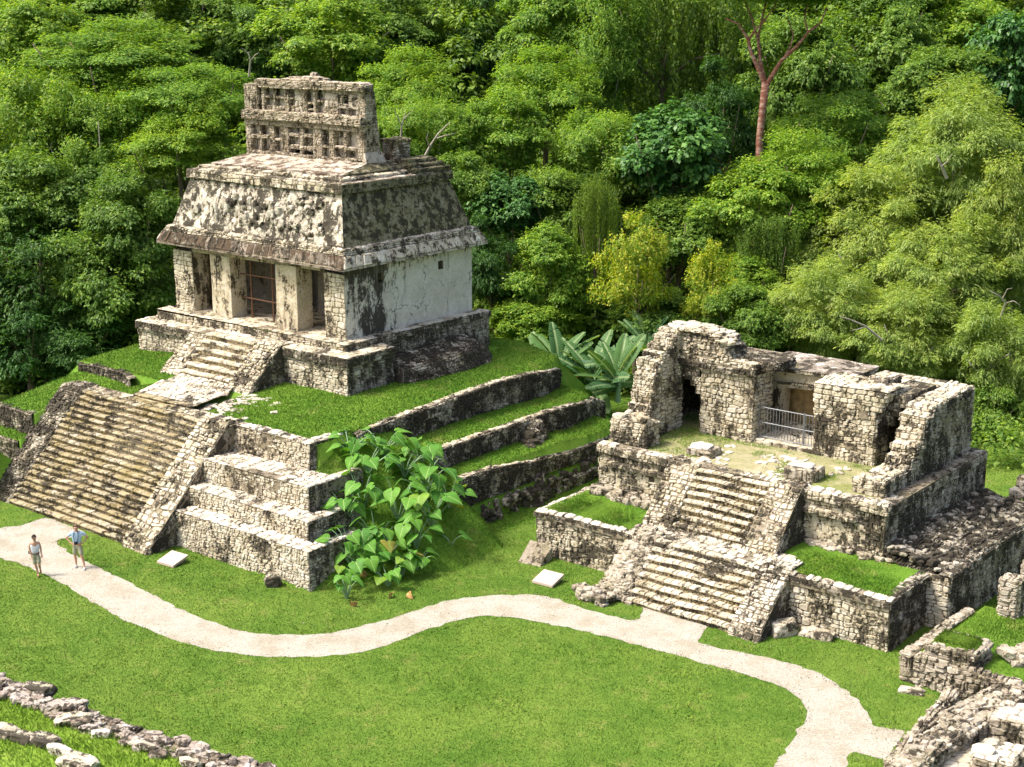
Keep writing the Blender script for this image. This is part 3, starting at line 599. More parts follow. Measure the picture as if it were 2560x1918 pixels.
relief(mb, A(U1-1.45, 1.45, 13.76), A(U1-1.45, V1-1.45, 13.76), A(9.8, 5.2, 14.05), A(9.8, 3.7, 14.05), 40, 16, .06, 4, 2)
relief(mb, A(U1-1.45, V1-1.45, 13.76), A(1.45, V1-1.45, 13.76), A(1.6, 5.2, 14.05), A(9.8, 5.2, 14.05), 40, 16, .04, 3, 1)
relief(mb, A(1.45, V1-1.45, 13.76), A(1.45, 1.45, 13.76), A(1.6, 3.7, 14.05), A(1.6, 5.2, 14.05), 40, 16, .04, 3, 1)
mb.quad(A(1.6, 3.7, 14.04), A(9.8, 3.7, 14.04), A(9.8, 5.2, 14.04), A(1.6, 5.2, 14.04), 1)
for i in range(3): block(mb, 9.9-.0*i, 11.2-.22*i, 5.4, 7.9-.25*i, 13.5+.2*i, 13.72+.2*i, 'FRBLT', .4, .1, .05, 2, 3)
block(mb, 9.05, 9.95, 5.5, 6.4, 14.0, 14.85, 'FRBLT', .3, .14, .05, 1, 3); block(mb, 9.0, 10.0, 5.45, 6.45, 14.82, 15.0, 'FRBLT', .3, .14, .05, 2, 3)
mb.build('roof', [M['weath'], M['roof'], M['blackside'], M['mortar']], tmp)
# roof comb
comb = MB()
def ce(x, y):
    s = (x-50)/1260; yb = 945+70*s; yt = 205+32*s
    return 1.45 + s*8.15, 13.98 + (yb-y)/(yb-yt)*3.42
def cblock(x0, x1, y0, y1, dep=.24, m=0, mt=None, faces='FRLT', cw=.17, ch=.1, ms=None, pr=.03, vv=None):
    if (y1-y0) > (x1-x0)*1.5 and x0 > 60 and x1 < 1240: w_ = (x1-x0)*.1; x0 += w_; x1 -= w_
    ua, za = ce(x0, y1); ub, zc_ = ce(x1, y0); lean = .06*(za-14.13)
    v = 3.98-dep if vv is None else vv
    block(comb, ua, ub, v, 4.2, za, zc_, faces, cw, ch, pr, m, 1, ms=ms, mt=mt, jit=1.3, gap=.012, split=.3)
u0, z0 = ce(50, 950); u1, z1 = ce(1312, 1015)
# back slab with openings: columns of plaster, seen at the bottom of the niches
see = [(558, 578, 255, 320), (1052, 1082, 300, 390), (1102, 1146, 305, 398), (545, 620, 885, 962), (692, 775, 905, 978), (740, 795, 410, 450)]
xs = sorted({50, 1312, 200, 240, *[s[0] for s in see], *[s[1] for s in see]}); 
for xa, xb in zip(xs, xs[1:]):
    hs = sorted([(s[2], s[3]) for s in see if s[0] <= xa and s[1] >= xb]); y = 1000
    top = 215 if xb <= 200 else (500 if xb <= 240 else 200)
    for (ya, yb_) in sorted(hs, reverse=True):
        ua, za = ce(xa, y+10); ub, zb_ = ce(xb, yb_); relief(comb, A(ua, 4.0, za), A(ub, 4.0, za), A(ub, 4.0, zb_), A(ua, 4.0, zb_), 4, 6, .02, 3, 2); y = ya
    ua, za = ce(xa, y+(10 if y == 1000 else 0)); ub, zb_ = ce(xb, top)
    relief(comb, A(ua, 4.0, za), A(ub, 4.0, za), A(ub, 4.0, zb_), A(ua, 4.0, zb_), max(2, int((xb-xa)/15)), 40, .02, 3, 2)
for q in see:   # a dark inner chamber behind each opening, closed at the rear by the back leaf
    pass
for (x0, x1) in ((50, 108), (205, 228), (305, 372), (430, 535), (775, 890), (945, 1010), (1100, 1135), (1240, 1312)): cblock(x0, x1, 600, 985)
cblock(648, 692, 640, 985)
for (x0, x1, y0, y1) in ((108, 305, 745, 768), (372, 430, 780, 798), (535, 648, 720, 745), (692, 775, 720, 745), (535, 775, 848, 872), (890, 945, 835, 852), (1010, 1100, 835, 852), (1135, 1240, 848, 868), (108, 1240, 965, 1000)): cblock(x0, x1, y0, y1, .26, cw=.3, ch=.07, pr=.04)
cblock(50, 1312, 560, 622, .3, cw=.22, ch=.1); cblock(46, 1322, 520, 562, .46, cw=.45, ch=.08, pr=.06)
cblock(50, 200, 212, 520, .24)
for (x0, x1, y0, y1) in ((240, 285, 232, 520), (373, 392, 232, 440), (490, 548, 210, 520), (690, 738, 232, 520), (800, 832, 220, 520), (1084, 1102, 300, 400), (1262, 1330, 232, 520), (908, 1048, 420, 520)): cblock(x0, x1, y0, y1, .24)
for (x0, x1, y0, y1) in ((285, 490, 325, 345), (285, 490, 435, 520), (548, 585, 330, 350), (738, 800, 380, 402), (738, 800, 455, 470), (832, 908, 360, 380), (548, 600, 420, 520)): cblock(x0, x1, y0, y1, .2, cw=.3, ch=.09)
for (x0, x1, y0, y1) in ((585, 690, 235, 520), (908, 1048, 232, 420), (1150, 1262, 300, 430), (1048, 1262, 398, 440), (1048, 1150, 232, 300), (1150, 1262, 232, 300)): cblock(x0, x1, y0, y1, .17, m=2, ms=2, cw=.5, ch=.3, pr=.03)
for (x0, x1) in ((1045, 1060), (1150, 1168), (1240, 1262)): cblock(x0, x1, 430, 520, .26, m=2, ms=2, cw=.4)
cblock(195, 1345, 190, 232, .4, cw=.5, ch=.07, pr=.06); cblock(215, 1330, 178, 192, .4, cw=.5, ch=.05, pr=.05)
cblock(470, 870, 150, 178, .35, cw=.4, ch=.06); cblock(540, 860, 128, 152, .2, cw=.4, ch=.06)
zz = ce(60, 212)[1]
# rear leaf and right end
wall(comb, A(u1, 3.72, 13.9), A(u1, 4.85, 13.9), A(u1+.03, 4.45, 17.3), A(u1+.03, 3.78, 17.3), .2, .11, .03, 0, 1)
wall(comb, A(u0, 4.85, 13.9), A(u0, 3.72, 13.9), A(u0, 3.8, 17.3), A(u0, 4.45, 17.3), .2, .11, .03, 0, 1)
wall(comb, A(u1, 4.85, 13.9), A(u0, 4.85, 13.9), A(u0, 4.45, 17.35), A(u1, 4.45, 17.35), .3, .2, .03, 0, 1)
wall(comb, A(2.5, 3.9, 17.45), A(u1, 3.9, 17.4), A(u1, 4.45, 17.4), A(2.5, 4.45, 17.45), .3, .2, .03, 0, 1)
relief(comb, A(u1+.25, 3.6, 13.9), A(u1+.3, 4.9, 13.9), A(u1+.04, 4.8, 14.5), A(u1+.05, 3.7, 14.5), 8, 8, .05, 4, 2)
relief(comb, A(u1-.05, 3.6, 13.9), A(u1+.25, 3.6, 13.9), A(u1+.05, 3.7, 14.5), A(u1-.05, 3.7, 14.5), 4, 8, .03, 4, 2)
for i in range(26): rock(comb, (6.1+rr.gauss(0, .3), 4.2, 17.55+rr.uniform(0, .25)-.02*i/26), .22, .16, .09, rr.uniform(0, 3), seed=900+i)
rock(comb, (6.05, 4.15, 17.88), .2, .16, .16, 0, 2, seed=931)
comb.build('roof_comb', [M['comb'], M['mortar'], M['niche']], tmp)
# ruined buttress on the right of the platform
mb = MB()
pts = [[(12.45, 1.7, 5.7), (12.45, 3.2, 5.7), (12.45, 5, 5.75), (12.45, 6.8, 5.8), (12.45, 7.6, 5.6)], [(13.7, 1.7, 5.25), (14.1, 3.2, 5.35), (14.3, 5, 5.45), (14.3, 6.5, 5.5), (13.6, 7.6, 5.3)], [(13.9, 1.4, 4.3), (14.5, 3, 4.4), (14.8, 5, 4.5), (14.8, 6.8, 4.5), (13.8, 7.9, 4.5)]]
for i in (0, 1):
    for j in range(4):
        a, b, c, d = pts[i+1][j], pts[i+1][j+1], pts[i][j+1], pts[i][j]
        wall(mb, A(*a), A(*b), A(*c), A(*d), .3, .11, .06, 0, 1, split=.3, jit=1.6)
wall(mb, A(12.45, 1.68, 4.1), A(13.9, 1.4, 4.1), A(13.7, 1.7, 5.25), A(12.45, 1.68, 5.7), .3, .13, .05, 0, 1)
wall(mb, A(13.8, 7.9, 4.3), A(12.45, 7.9, 4.3), A(12.45, 7.6, 5.6), A(13.6, 7.6, 5.3), .3, .13, .05, 0, 1)
mb.build('ruined_buttress', [M['mossy'], M['mortar']], tmp)
# ------------------------------------------------------------------ SMALL TEMPLE
tt = frame_empty('ruined_temple', 'T', label='low roofless temple with two flights of steps and a grey railing in its middle doorway', cat='temple')
H1, H2 = 1.88, 3.95
MT = [M['weath'], M['side'], M['white'], M['mortar'], M['mossy']]
mb = MB()   # lower tier
wall(mb, A(0, 0, -.1), A(15.1, 0, -.1), A(15.1, 0.03, H1-.3), A(0, 0.03, H1-.3), .3, .15, .05, 0, 3, jit=1.4)
wall(mb, A(15.1, 0, -.1), A(15.1, 3.0, -.1), A(15.07, 3.0, H1-.3), A(15.07, 0, H1-.3), .3, .15, .04, 4, 3)
wall(mb, A(0, 4.4, -.1), A(0, 0, -.1), A(0, 0, H1-.3), A(0, 4.4, H1-.3), .3, .15, .04, 0, 3)
wall(mb, A(-.07, -.07, H1-.27), A(15.17, -.07, H1-.27), A(15.17, -.05, H1), A(-.07, -.05, H1-.12), .34, .14, .05, 4, 3)
wall(mb, A(15.17, -.07, H1-.27), A(15.17, 3.0, H1-.27), A(15.17, 3.0, H1), A(15.17, -.07, H1), .34, .14, .04, 4, 3)
mb.quad(A(-.07, -.07, H1-.27), A(0, .03, H1-.3), A(15.1, .03, H1-.3), A(15.17, -.07, H1-.27), 3)
wall(mb, A(-.07, -.07, H1-.1), A(15.17, -.07, H1), A(15.17, .32, H1+.04), A(-.07, .32, H1-.06), .34, .36, .05, 2, 3, split=.0, drop=.06)
wall(mb, A(-.07, .3, H1-.1), A(.32, .3, H1-.1), A(.32, 4.4, H1-.02), A(-.07, 4.4, H1-.02), .3, .34, .05, 2, 3, drop=.05)
wall(mb, A(14.75, .3, H1), A(15.17, .3, H1), A(15.17, 3.0, H1+.02), A(14.75, 3.0, H1+.02), .34, .36, .05, 1, 3)
mb.build('lower_tier', MT, tt)
def turf(name, a, b, c, d, parent, mat='mound', n=(40, 16), amp=.05):
    mb = MB(); relief(mb, A(*a), A(*b), A(*c), A(*d), *n, amp, .9, 0); return mb.build(name, [M[mat]], parent, smooth=True)
t1 = turf('turf', (.3, .28, H1-.06), (4.6, .28, H1-.02), (4.6, 3.2, H1+.05), (.3, 3.2, H1+.02), tt)
t2 = turf('turf', (9.9, .28, H1), (14.8, .28, H1+.0), (14.8, 3.2, H1+.08), (9.9, 3.2, H1+.08), tt)
mb = MB(); wall(mb, A(4.4, .2, H1+.02), A(10.8, .2, H1+.02), A(10.8, 1.5, H1+.05), A(4.4, 1.5, H1+.05), .35, .3, .04, 0, 1); mb.build('landing', [M['white'], M['mortar']], tt)
mb = MB()   # low ruined kerb at the foot of the upper tier, left
rr = random.Random(21)
for i in range(46): rock(mb, (rr.uniform(.7, 3.6), 2.75+rr.uniform(-.2, .3), H1+rr.uniform(0, .28)), rr.uniform(.1, .24), rr.uniform(.1, .2), rr.uniform(.08, .16), rr.uniform(-.3, .3), seed=i+40)
for i in range(40): rock(mb, (rr.uniform(10.3, 13.9), 3.0+rr.uniform(-.12, .2), H1+rr.uniform(0, .2)), rr.uniform(.1, .24), rr.uniform(.1, .2), rr.uniform(.06, .13), rr.uniform(-.3, .3), seed=i+90)
mb.build('kerb_stones', [M['rubble']], tt, kind='stuff')
mb = MB()   # upper tier
ua, ub, va, vb = .78, 13.35, 3.1, 11.8
wall(mb, A(ua, va, 1.6), A(ub, va, 1.6), A(ub, va+.05, H2-.36), A(ua, va+.05, H2-.36), .3, .17, .06, 0, 3, jit=1.6)
relief(mb, A(1.6, va-.03, 2.2), A(4.3, va-.03, 2.2), A(4.3, va-.0, 3.1), A(1.6, va-.0, 3.1), 30, 12, .09, 2.5, 5, 2, .8)
relief(mb, A(10.2, va-.03, 2.15), A(12.6, va-.03, 2.15), A(12.6, va-.0, 3.1), A(10.2, va-.0, 3.1), 30, 12, .09, 2.5, 5, 6, .8)
for (x0, x1) in ((1.3, 4.4), (10.1, 12.2)): block(mb, x0, x1, va-.16, va+.05, 3.12, 3.3, 'FLRT', .3, .16, .05, 0, 3)
wall(mb, A(ub, va, 1.4), A(ub, vb, 1.4), A(ub-.05, vb, H2-.36), A(ub-.05, va, H2-.36), .34, .17, .04, 1, 3)
wall(mb, A(ua, vb, 0), A(ua, va, 0), A(ua, va, H2-.3), A(ua, vb, H2-.3), .3, .17, .04, 0, 3)
wall(mb, A(ua-.08, va-.08, H2-.33), A(ub+.08, va-.08, H2-.33), A(ub+.08, va-.06, H2), A(ua-.08, va-.06, H2), .36, .15, .05, 0, 3)
wall(mb, A(ub+.08, va-.08, H2-.33), A(ub+.08, vb, H2-.33), A(ub+.08, vb, H2), A(ub+.08, va-.08, H2), .36, .15, .04, 1, 3)
mb.quad(A(ua-.08, va-.08, H2-.33), A(ua, va+.03, H2-.38), A(ub, va+.03, H2-.38), A(ub+.08, va-.08, H2-.33), 3)
wall(mb, A(ua-.08, va-.08, H2), A(ub+.08, va-.08, H2), A(ub+.08, va+.42, H2+.03), A(ua-.08, va+.42, H2+.03), .38, .4, .05, 2, 3, split=.1)
wall(mb, A(ub-.6, va+.4, H2), A(ub+.08, va+.4, H2), A(ub+.08, vb, H2+.02), A(ub-.6, vb, H2+.02), .38, .4, .05, 1, 3)
wall(mb, A(ub+.08, vb, 1.2), A(ua, vb, 1.2), A(ua, vb, H2), A(ub+.08, vb, H2), .4, .2, .04, 1, 3)
mb.build('upper_tier', MT + [M['plaster']], tt)
M['court'] = grassmat('worn court', (.17, .20, .05), (.36, .32, .20), (.46, .40, .27), .8)
crt = turf('court_floor', (ua, va+.38, H2+.01), (ub-.5, va+.38, H2+.01), (ub-.5, vb, H2+.05), (ua, vb, H2+.05), tt, 'court', (60, 40), .03)
mb = MB(); rr = random.Random(2)
for i in range(170):
    u = rr.uniform(4.8, 10.5); v = rr.uniform(3.6, 6.2)
    if rr.random() < .5+.5*math.sin(u*1.9+v): rock(mb, (u, v, H2+.03), rr.uniform(.07, .2), rr.uniform(.05, .15), rr.uniform(.02, .05), rr.uniform(0, 3), seed=i)
mb.build('floor_stones', [M['white']], tt, kind='stuff')
MS = [M['weath'], M['mortar']]
stairs(tt, 5.75, 10.1, -1.95, -.03, .25, H1, 8, [M['cream'], M['tanriser'], M['mortar']], cw=.24, pr=.09, nose=.06)
stairs(tt, 5.6, 8.8, 1.25, H1, 3.0, H2, 8, [M['cream'], M['tanriser'], M['mortar']], cw=.24, pr=.08, nose=.05)
balustrade(tt, 10.1, 11.3, -2.0, -.1, .2, H1, [M['white'], M['mossy'], M['mortar']], cw=.24, up=.12, ch=.17)
balustrade(tt, 8.8, 10.1, 1.0, H1-.02, 2.9, H2-.1, [M['weath'], M['mossy'], M['mortar']], cw=.24, up=.15, ch=.17, foot=.2)
balustrade(tt, 4.3, 5.6, 1.2, H1-.02, 2.95, H2-.1, [M['weath'], M['mossy'], M['mortar']], cw=.24, up=.15, ch=.17, foot=.2)
lb = MB(); rr = random.Random(8)      # ruined left side block: rounded rubble
balu = balustrade(tt, 4.45, 5.75, -1.9, -.1, .25, H1-.2, [M['rubble'], M['mossy'], M['mortar']], cw=.2, up=.0, ch=.14, foot=.1)
for i in range(420):
    t = rr.random(); a = rr.uniform(-1, 1); v = -2.1+2.4*t + .15*abs(a); u = 5.1+.72*a*(1+.25*(1-t)); z = -.05+(H1+.1)*t**1.05 + .2*(1-a*a) - (.35 if abs(a) > .85 else 0)
    rock(lb, (u, v, z), rr.uniform(.08, .16), rr.uniform(.07, .14), rr.uniform(.06, .11), rr.uniform(0, 3), seed=i)
for i in range(60): rock(lb, (rr.uniform(4.1, 5.3), rr.uniform(-2.75, -2.2), rr.uniform(.0, .3)), rr.uniform(.1, .22), rr.uniform(.08, .18), rr.uniform(.06, .14), rr.uniform(0, 3), seed=i+700)
for v in (0,): rock(lb, (4.05, -2.5, .25), .3, .16, .13, .2, seed=1)
o_ = lb.build('balustrade', [M['rubble']], tt); o_['label'] = 'crumbled side block of rounded rubble'
balu.name = 'balustrade_core'
# walls of the temple room
def prof(parent, name, ua, ub, segs, mats, faces='FRLT', cw=.26, ch=.12, pr=.06, msi=0, m0=0, **k):
    """Ruined wall running in v: segs = (v0, v1, ztop)."""
    mb = MB()
    for i, (a, b, z) in enumerate(segs):
        zl = H2 if i == 0 else min(H2, z)
        fz = H2 if i == 0 else segs[i-1][2]
        if z > fz: wall(mb, A(ua, a, fz), A(ub, a, fz), A(ub, a+.03, z), A(ua, a+.03, z), cw, ch, pr, m0, 3, **k)
        elif i == 0: wall(mb, A(ua, a, H2), A(ub, a, H2), A(ub, a, z), A(ua, a, z), cw, ch, pr, m0, 3, **k)
        wall(mb, A(ub, a, H2), A(ub, b, H2), A(ub, b, z), A(ub, a, z), cw, ch, pr, msi, 3, **k)
        wall(mb, A(ua, b, H2), A(ua, a, H2), A(ua, a, z), A(ua, b, z), cw, ch, pr, msi, 3, **k)
        wall(mb, A(ua, a, z), A(ub, a, z), A(ub, b, z), A(ua, b, z), cw, .3, pr*1.3, 2, 3, **k)
        nz = segs[i+1][2] if i+1 < len(segs) else H2
        if nz < z: wall(mb, A(ub, b, nz), A(ua, b, nz), A(ua, b, z), A(ub, b, z), cw, ch, pr, msi, 3)
    return mb.build(name, mats, parent)
MW = [M['weath'], M['side'], M['cream'], M['mortar'], M['mossy'], M['plaster']]
lw = []
for v, z in ((4.4, 5.0), (4.75, 5.35), (4.95, 5.9), (5.1, 6.55), (5.25, 7.1), (5.6, 7.35), (5.95, 7.6), (6.4, 7.9), (6.75, 8.12), (7.9, 8.3)): lw.append((v, z))
prof(tt, 'ruined_wall', 1.05, 2.05, [(lw[i][0], lw[i+1][0], lw[i][1]) for i in range(len(lw)-2)] + [(6.75, 7.15, 8.12)], MW, cw=.26, ch=.13)
prof(tt, 'ruined_wall', .85, 1.2, [(7.15, 11.3, 6.6)], MW, cw=.26, ch=.13, msi=4)
mb = MB(); block(mb, 1.0, 2.7, 3.6, 4.5, H2, 4.95, 'FRLBT', .3, .15, .06, 0, 3); rock(mb, (1.25, 3.85, 5.03), .25, .22, .12, 0, 2, 5); rock(mb, (2.35, 3.85, 5.05), .34, .25, .12, 0, 2, 6)
mb.build('broken_pier', MW, tt)
mb = MB()   # centre block with the left doorway beside it
block(mb, 3.12, 5.58, 6.95, 8.4, H2, 6.75, 'FRL', .34, .18, .05, 0, 3, jit=1.4)
for (u0_, z0_, z1_) in ((2.86, 5.55, 5.85), (2.6, 5.85, 6.1), (2.25, 6.1, 6.3)): block(mb, u0_, 3.12, 6.98, 8.2, z0_, z1_, 'FL', .26, .13, .06, 0, 3); mb.quad(A(u0_, 6.98, z0_), A(u0_, 8.2, z0_), A(3, 8.2, z0_), A(3, 6.98, z0_), 3)
block(mb, 2.15, 3.0, 6.98, 8.2, 6.3, 6.75, 'F', .26, .13, .06, 4, 3)
block(mb, 2.0, 5.62, 6.84, 8.5, 6.75, 7.0, 'FRT', .3, .12, .09, 4, 3, jit=2)
block(mb, 2.1, 5.66, 6.9, 8.5, 7.0, 7.22, 'FRT', .34, .12, .07, 0, 3, mt=2)
block(mb, 4.5, 6.3, 7.3, 9.0, 6.9, 7.3, 'FRT', .3, .12, .07, 4, 3)
for (a, b, z0_, z1_, v_) in ((2.0, 4.35, 7.2, 7.5, 6.95), (2.0, 4.3, 7.5, 7.72, 7.0), (1.9, 4.05, 7.72, 7.92, 7.05), (1.9, 3.6, 7.92, 8.1, 7.1), (1.9, 3.3, 8.1, 8.24, 7.2)): block(mb, a, b, v_, 8.3, z0_, z1_, 'FRLBT', .28, .11, .09, 0, 3, mt=2, jit=2)
for i in range(70):
    u = rr.uniform(1.2, 4.3); rock(mb, (u, 7.0+rr.uniform(-.05, 1.2), 8.22-.1*max(0, u-2.9)-.35*max(0, u-3.6)+rr.uniform(-.05, .08)), rr.uniform(.12, .3), rr.uniform(.1, .25), rr.uniform(.04, .09), rr.uniform(-.5, .5), 2, seed=i+3)
block(mb, 1.9, 5.5, 10.8, 11.4, H2, 6.5, 'FRLT', .3, .16, .05, 1, 3)
block(mb, .95, 5.2, 7.15, 11.3, 6.45, 6.75, 'LBT', .35, .2, .05, 4, 3); mb.quad(A(.95, 7.0, 6.46), A(.95, 11.3, 6.46), A(5.2, 11.3, 6.46), A(5.2, 7.0, 6.46), 3); block(mb, 1.0, 2.1, 7.1, 8.3, 6.75, 8.1, 'RLBT', .28, .12, .08, 0, 3, mt=4)
mb.build('centre_wall', MW, tt)
mb = MB()   # right part of the front wall
block(mb, 8.26, 10.85, 7.05, 8.1, H2, 6.1, 'FRL', .3, .16, .05, 0, 3, jit=1.4, ms=0)
for i, (d, z0_, z1_) in enumerate(((.0, 6.1, 6.3), (.1, 6.3, 6.5), (.2, 6.5, 6.72), (.3, 6.72, 6.92))): block(mb, 8.24, 11.0+d, 7.03, 8.35+.2*i, z0_, z1_, 'FRLT', .3, .15, .05, 0, 3); mb.quad(A(10.9, 7.03, z0_), A(11+d, 7.03, z0_), A(11+d, 8.4, z0_), A(10.9, 8.4, z0_), 3)
wall(mb, A(8.2, 6.98, 6.92), A(11.34, 6.98, 6.96), A(11.34, 8.4, 7.0), A(8.2, 8.4, 6.96), .45, .35, .05, 2, 3)
for i, (d, z0_, z1_) in enumerate(((.25, 5.5, 5.9), (.45, 5.9, 6.3), (.7, 6.3, 6.75))): block(mb, 10.6, 11.0+d, 7.7, 10.4, z0_, z1_, 'FRLT', .3, .15, .05, 4, 3); mb.quad(A(10.9, 7.7, z0_), A(11+d, 7.7, z0_), A(11+d, 10.4, z0_), A(10.9, 10.4, z0_), 3)  # corbel stubs added in dark stone to keep light out of the passage
block(mb, 9.9, 10.6, 8.3, 9.6, H2, 7.15, 'FRLBT', .3, .15, .05, 1, 3, mt=2)
block(mb, 9.95, 10.5, 9.6, 11.0, H2, 6.6, 'RLBT', .3, .15, .05, 1, 3, mt=2)
for (u, z, sx, sz) in ((10.35, 6.0, .18, .2), (9.25, 5.2, .08, .12), (9.85, 4.6, .2, .15)): solid(mb, u-sx, u+sx, 6.985, 7.03, z-sz, z+sz, 3)
mb.build('front_wall', MW, tt)
rw = [(3.88, 4.55, 4.55), (4.55, 6.0, 4.62), (6.0, 6.35, 4.95), (6.35, 6.7, 5.3), (6.7, 6.95, 5.75), (6.95, 7.5, 6.3), (7.5, 8.4, 6.5), (8.4, 11.4, 6.62)]
prof(tt, 'ruined_wall', 11.85, 12.85, rw, MW, cw=.28, ch=.13, msi=1, faces='')
mb = MB(); block(mb, 11.65, 12.87, 3.84, 4.7, H2, 4.5, 'FRLT', .3, .13, .05, 0, 3, ms=1, mt=2); mb.build('wall_stub', MW, tt); mb = MB(); block(mb, 9.5, 11.9, 11.0, 11.75, H2, 6.55, 'FLBT', .3, .15, .05, 0, 3, mt=2); mb.build('back_wall', MW, tt)
# inner sanctuary
mb = MB()
panel(mb, A(4.7, 9.0, H2), A(1, 0, 0), A(0, 0, 1), 3.9, 2.15, [(1.12, 2.55, .42, 2.0)], .015, 2.5, 5, 5, .5, .15)
relief(mb, A(8.6, 9.0, H2), A(8.6, 11.4, H2), A(8.6, 11.4, 6.1), A(8.6, 9.0, 6.1), 12, 10, .03, 3, 1); relief(mb, A(4.7, 11.4, H2), A(4.7, 9, H2), A(4.7, 9, 6.1), A(4.7, 11.4, 6.1), 12, 10, .03, 3, 5)
block(mb, 4.55, 8.75, 8.86, 11.5, 6.1, 6.2, 'FRL', .6, .1, .02, 0, 3)
panel(mb, A(4.7, 8.98, 6.2), A(1, 0, 0), A(0, 0, 1), 3.9, .42, [], .015, 2.5, 5, 5, .5, .15); relief(mb, A(8.6, 8.98, 6.2), A(8.6, 11.4, 6.2), A(8.6, 11.4, 6.62), A(8.6, 8.98, 6.62), 12, 4, .03, 3, 1)
block(mb, 4.55, 8.72, 8.84, 11.5, 6.62, 6.76, 'FRL', .6, .07, .02, 0, 3)
relief(mb, A(4.5, 8.8, 6.77), A(8.76, 8.8, 6.77), A(8.76, 11.55, 6.8), A(4.5, 11.55, 6.8), 40, 24, .03, 2.5, 7); relief(mb, A(4.7, 11.5, H2), A(8.6, 11.5, H2), A(8.6, 11.5, 6.7), A(4.7, 11.5, 6.7), 4, 4, .02, 1, 1)
solid(mb, 4.5, 8.76, 8.8, 11.55, 6.74, 6.768, 3)
mb.build('sanctuary', MW + [M['roof'], M['darkroof']], tt)
M['ochrewood'] = simple('stained ochre panel', (.36, .25, .11), .85, 0, .3, 3, .45)
mb = MB(); relief(mb, A(5.3, 9.9, H2), A(7.8, 9.9, H2), A(7.8, 9.9, 6.1), A(5.3, 9.9, 6.1), 10, 10, .02, 2); mb.build('carved_panel', [M['ochrewood']], tt)
mb = MB(); block(mb, 5.62, 8.24, 7.02, 8.9, H2, 4.12, 'FT', .6, .14, .04, 0, 3, mt=2); mb.build('door_sill', MW, tt)
# railing
rl = MB(); zr0, zr1 = 4.16, 5.45
for u in (5.66, 7.72, 8.2): bar(rl, (u, 7.28, zr0-.05), (u, 7.28, zr1+.06), .035)
for z in (zr1, 4.82, zr0+.08): bar(rl, (5.66, 7.28, z), (8.2, 7.28, z+.0), .024)
for i in range(1, 19): bar(rl, (5.66+i*.1337, 7.28, zr0+.08), (5.66+i*.1337, 7.28, zr1), .014)
rail = rl.build('railing', [M['steel']], None, label='grey metal railing closing the middle doorway of the ruined temple', cat='railing')
rail.location = (FR['T'][0], FR['T'][1], 0); rail.rotation_euler.z = FR['T'][2]
# stone blocks lying on the court
for (u, v, sx, sy, h, lab) in ((4.85, 4.5, .55, .42, .28, 'flat broken stone block on the court floor near the crumbling left wall'), (9.4, 4.3, .62, .48, .42, 'squat grey stone altar on the right half of the court floor')):
    r_ = frame_empty('stone_altar', 'T', label=lab, cat='stone block'); p = toW('T', (u, v, 0)); r_.location = (p[0], p[1], H2); r_.rotation_euler.z = FR['T'][2] + .1
    mb = MB(); block(mb, -sx, sx, -sy, sy, 0, h, 'FRLBT', .4, h*.9, .05, 0, 1, tcw=.5); mb.build('block', [M['rubble'], M['mortar']], r_)
    mb = MB(); rock(mb, (-.1, 0, h+.02), sx*.75, sy*.8, .12, .1, 0, int(u)); mb.build('top_slab', [M['white']], r_)
# rough slope and terrace on the right flank
mb = MB()
pts = [[(13.3, 3.0, 2.3), (13.3, 4.5, 2.5), (13.3, 6, 2.6), (13.3, 8, 2.5), (13.3, 10, 2.4), (13.3, 11.8, 2.4)], [(14.1, 2.9, 1.95), (14.4, 4.5, 2.2), (14.4, 6, 2.25), (14.5, 8, 2.25), (14.5, 10, 2.15), (14.5, 11.8, 2.1)], [(15.1, 2.95, 1.9), (15.9, 4.5, 1.98), (15.9, 6, 2.0), (15.9, 8, 2.0), (15.9, 10, 2.0), (15.9, 11.8, 2.0)]]
for i in (0, 1):
    for j in range(5): wall(mb, A(*pts[i+1][j]), A(*pts[i+1][j+1]), A(*pts[i][j+1]), A(*pts[i][j]), .26, .13, .09, 0, 1, split=.35, jit=1.8)
for i in range(330):
    u = rr.uniform(13.35, 15.8); v = rr.uniform(3.1, 11.6); rock(mb, (u, v, 2.45-.2*(u-13.3)+rr.uniform(-.03, .08)), rr.uniform(.08, .24), rr.uniform(.06, .16), rr.uniform(.05, .12), rr.uniform(0, 3), rr.choice((0, 0, 2)), seed=i+60)
mb.build('rubble_slope', [M['mossy'], M['mortar'], M['side']], tt)
mb = MB()
wall(mb, A(15.0, 2.95, -.1), A(15.9, 2.95, -.1), A(15.9, 2.98, 1.95), A(15.0, 2.98, 1.95), .3, .16, .06, 0, 3)
wall(mb, A(15.9, 2.95, -.1), A(15.9, 11.9, -.1), A(15.87, 11.9, 1.7), A(15.87, 2.95, 1.7), .32, .17, .045, 1, 3)
wall(mb, A(15.95, 2.9, 1.7), A(15.95, 11.9, 1.7), A(15.95, 11.9, 2.0), A(15.95, 2.9, 2.0), .36, .15, .05, 4, 3)
wall(mb, A(15.5, 2.9, 2.0), A(15.95, 2.9, 2.0), A(15.95, 11.9, 2.03), A(15.5, 11.9, 2.03), .36, .3, .05, 1, 3)
mb.build('flank_terrace', MW, tt)
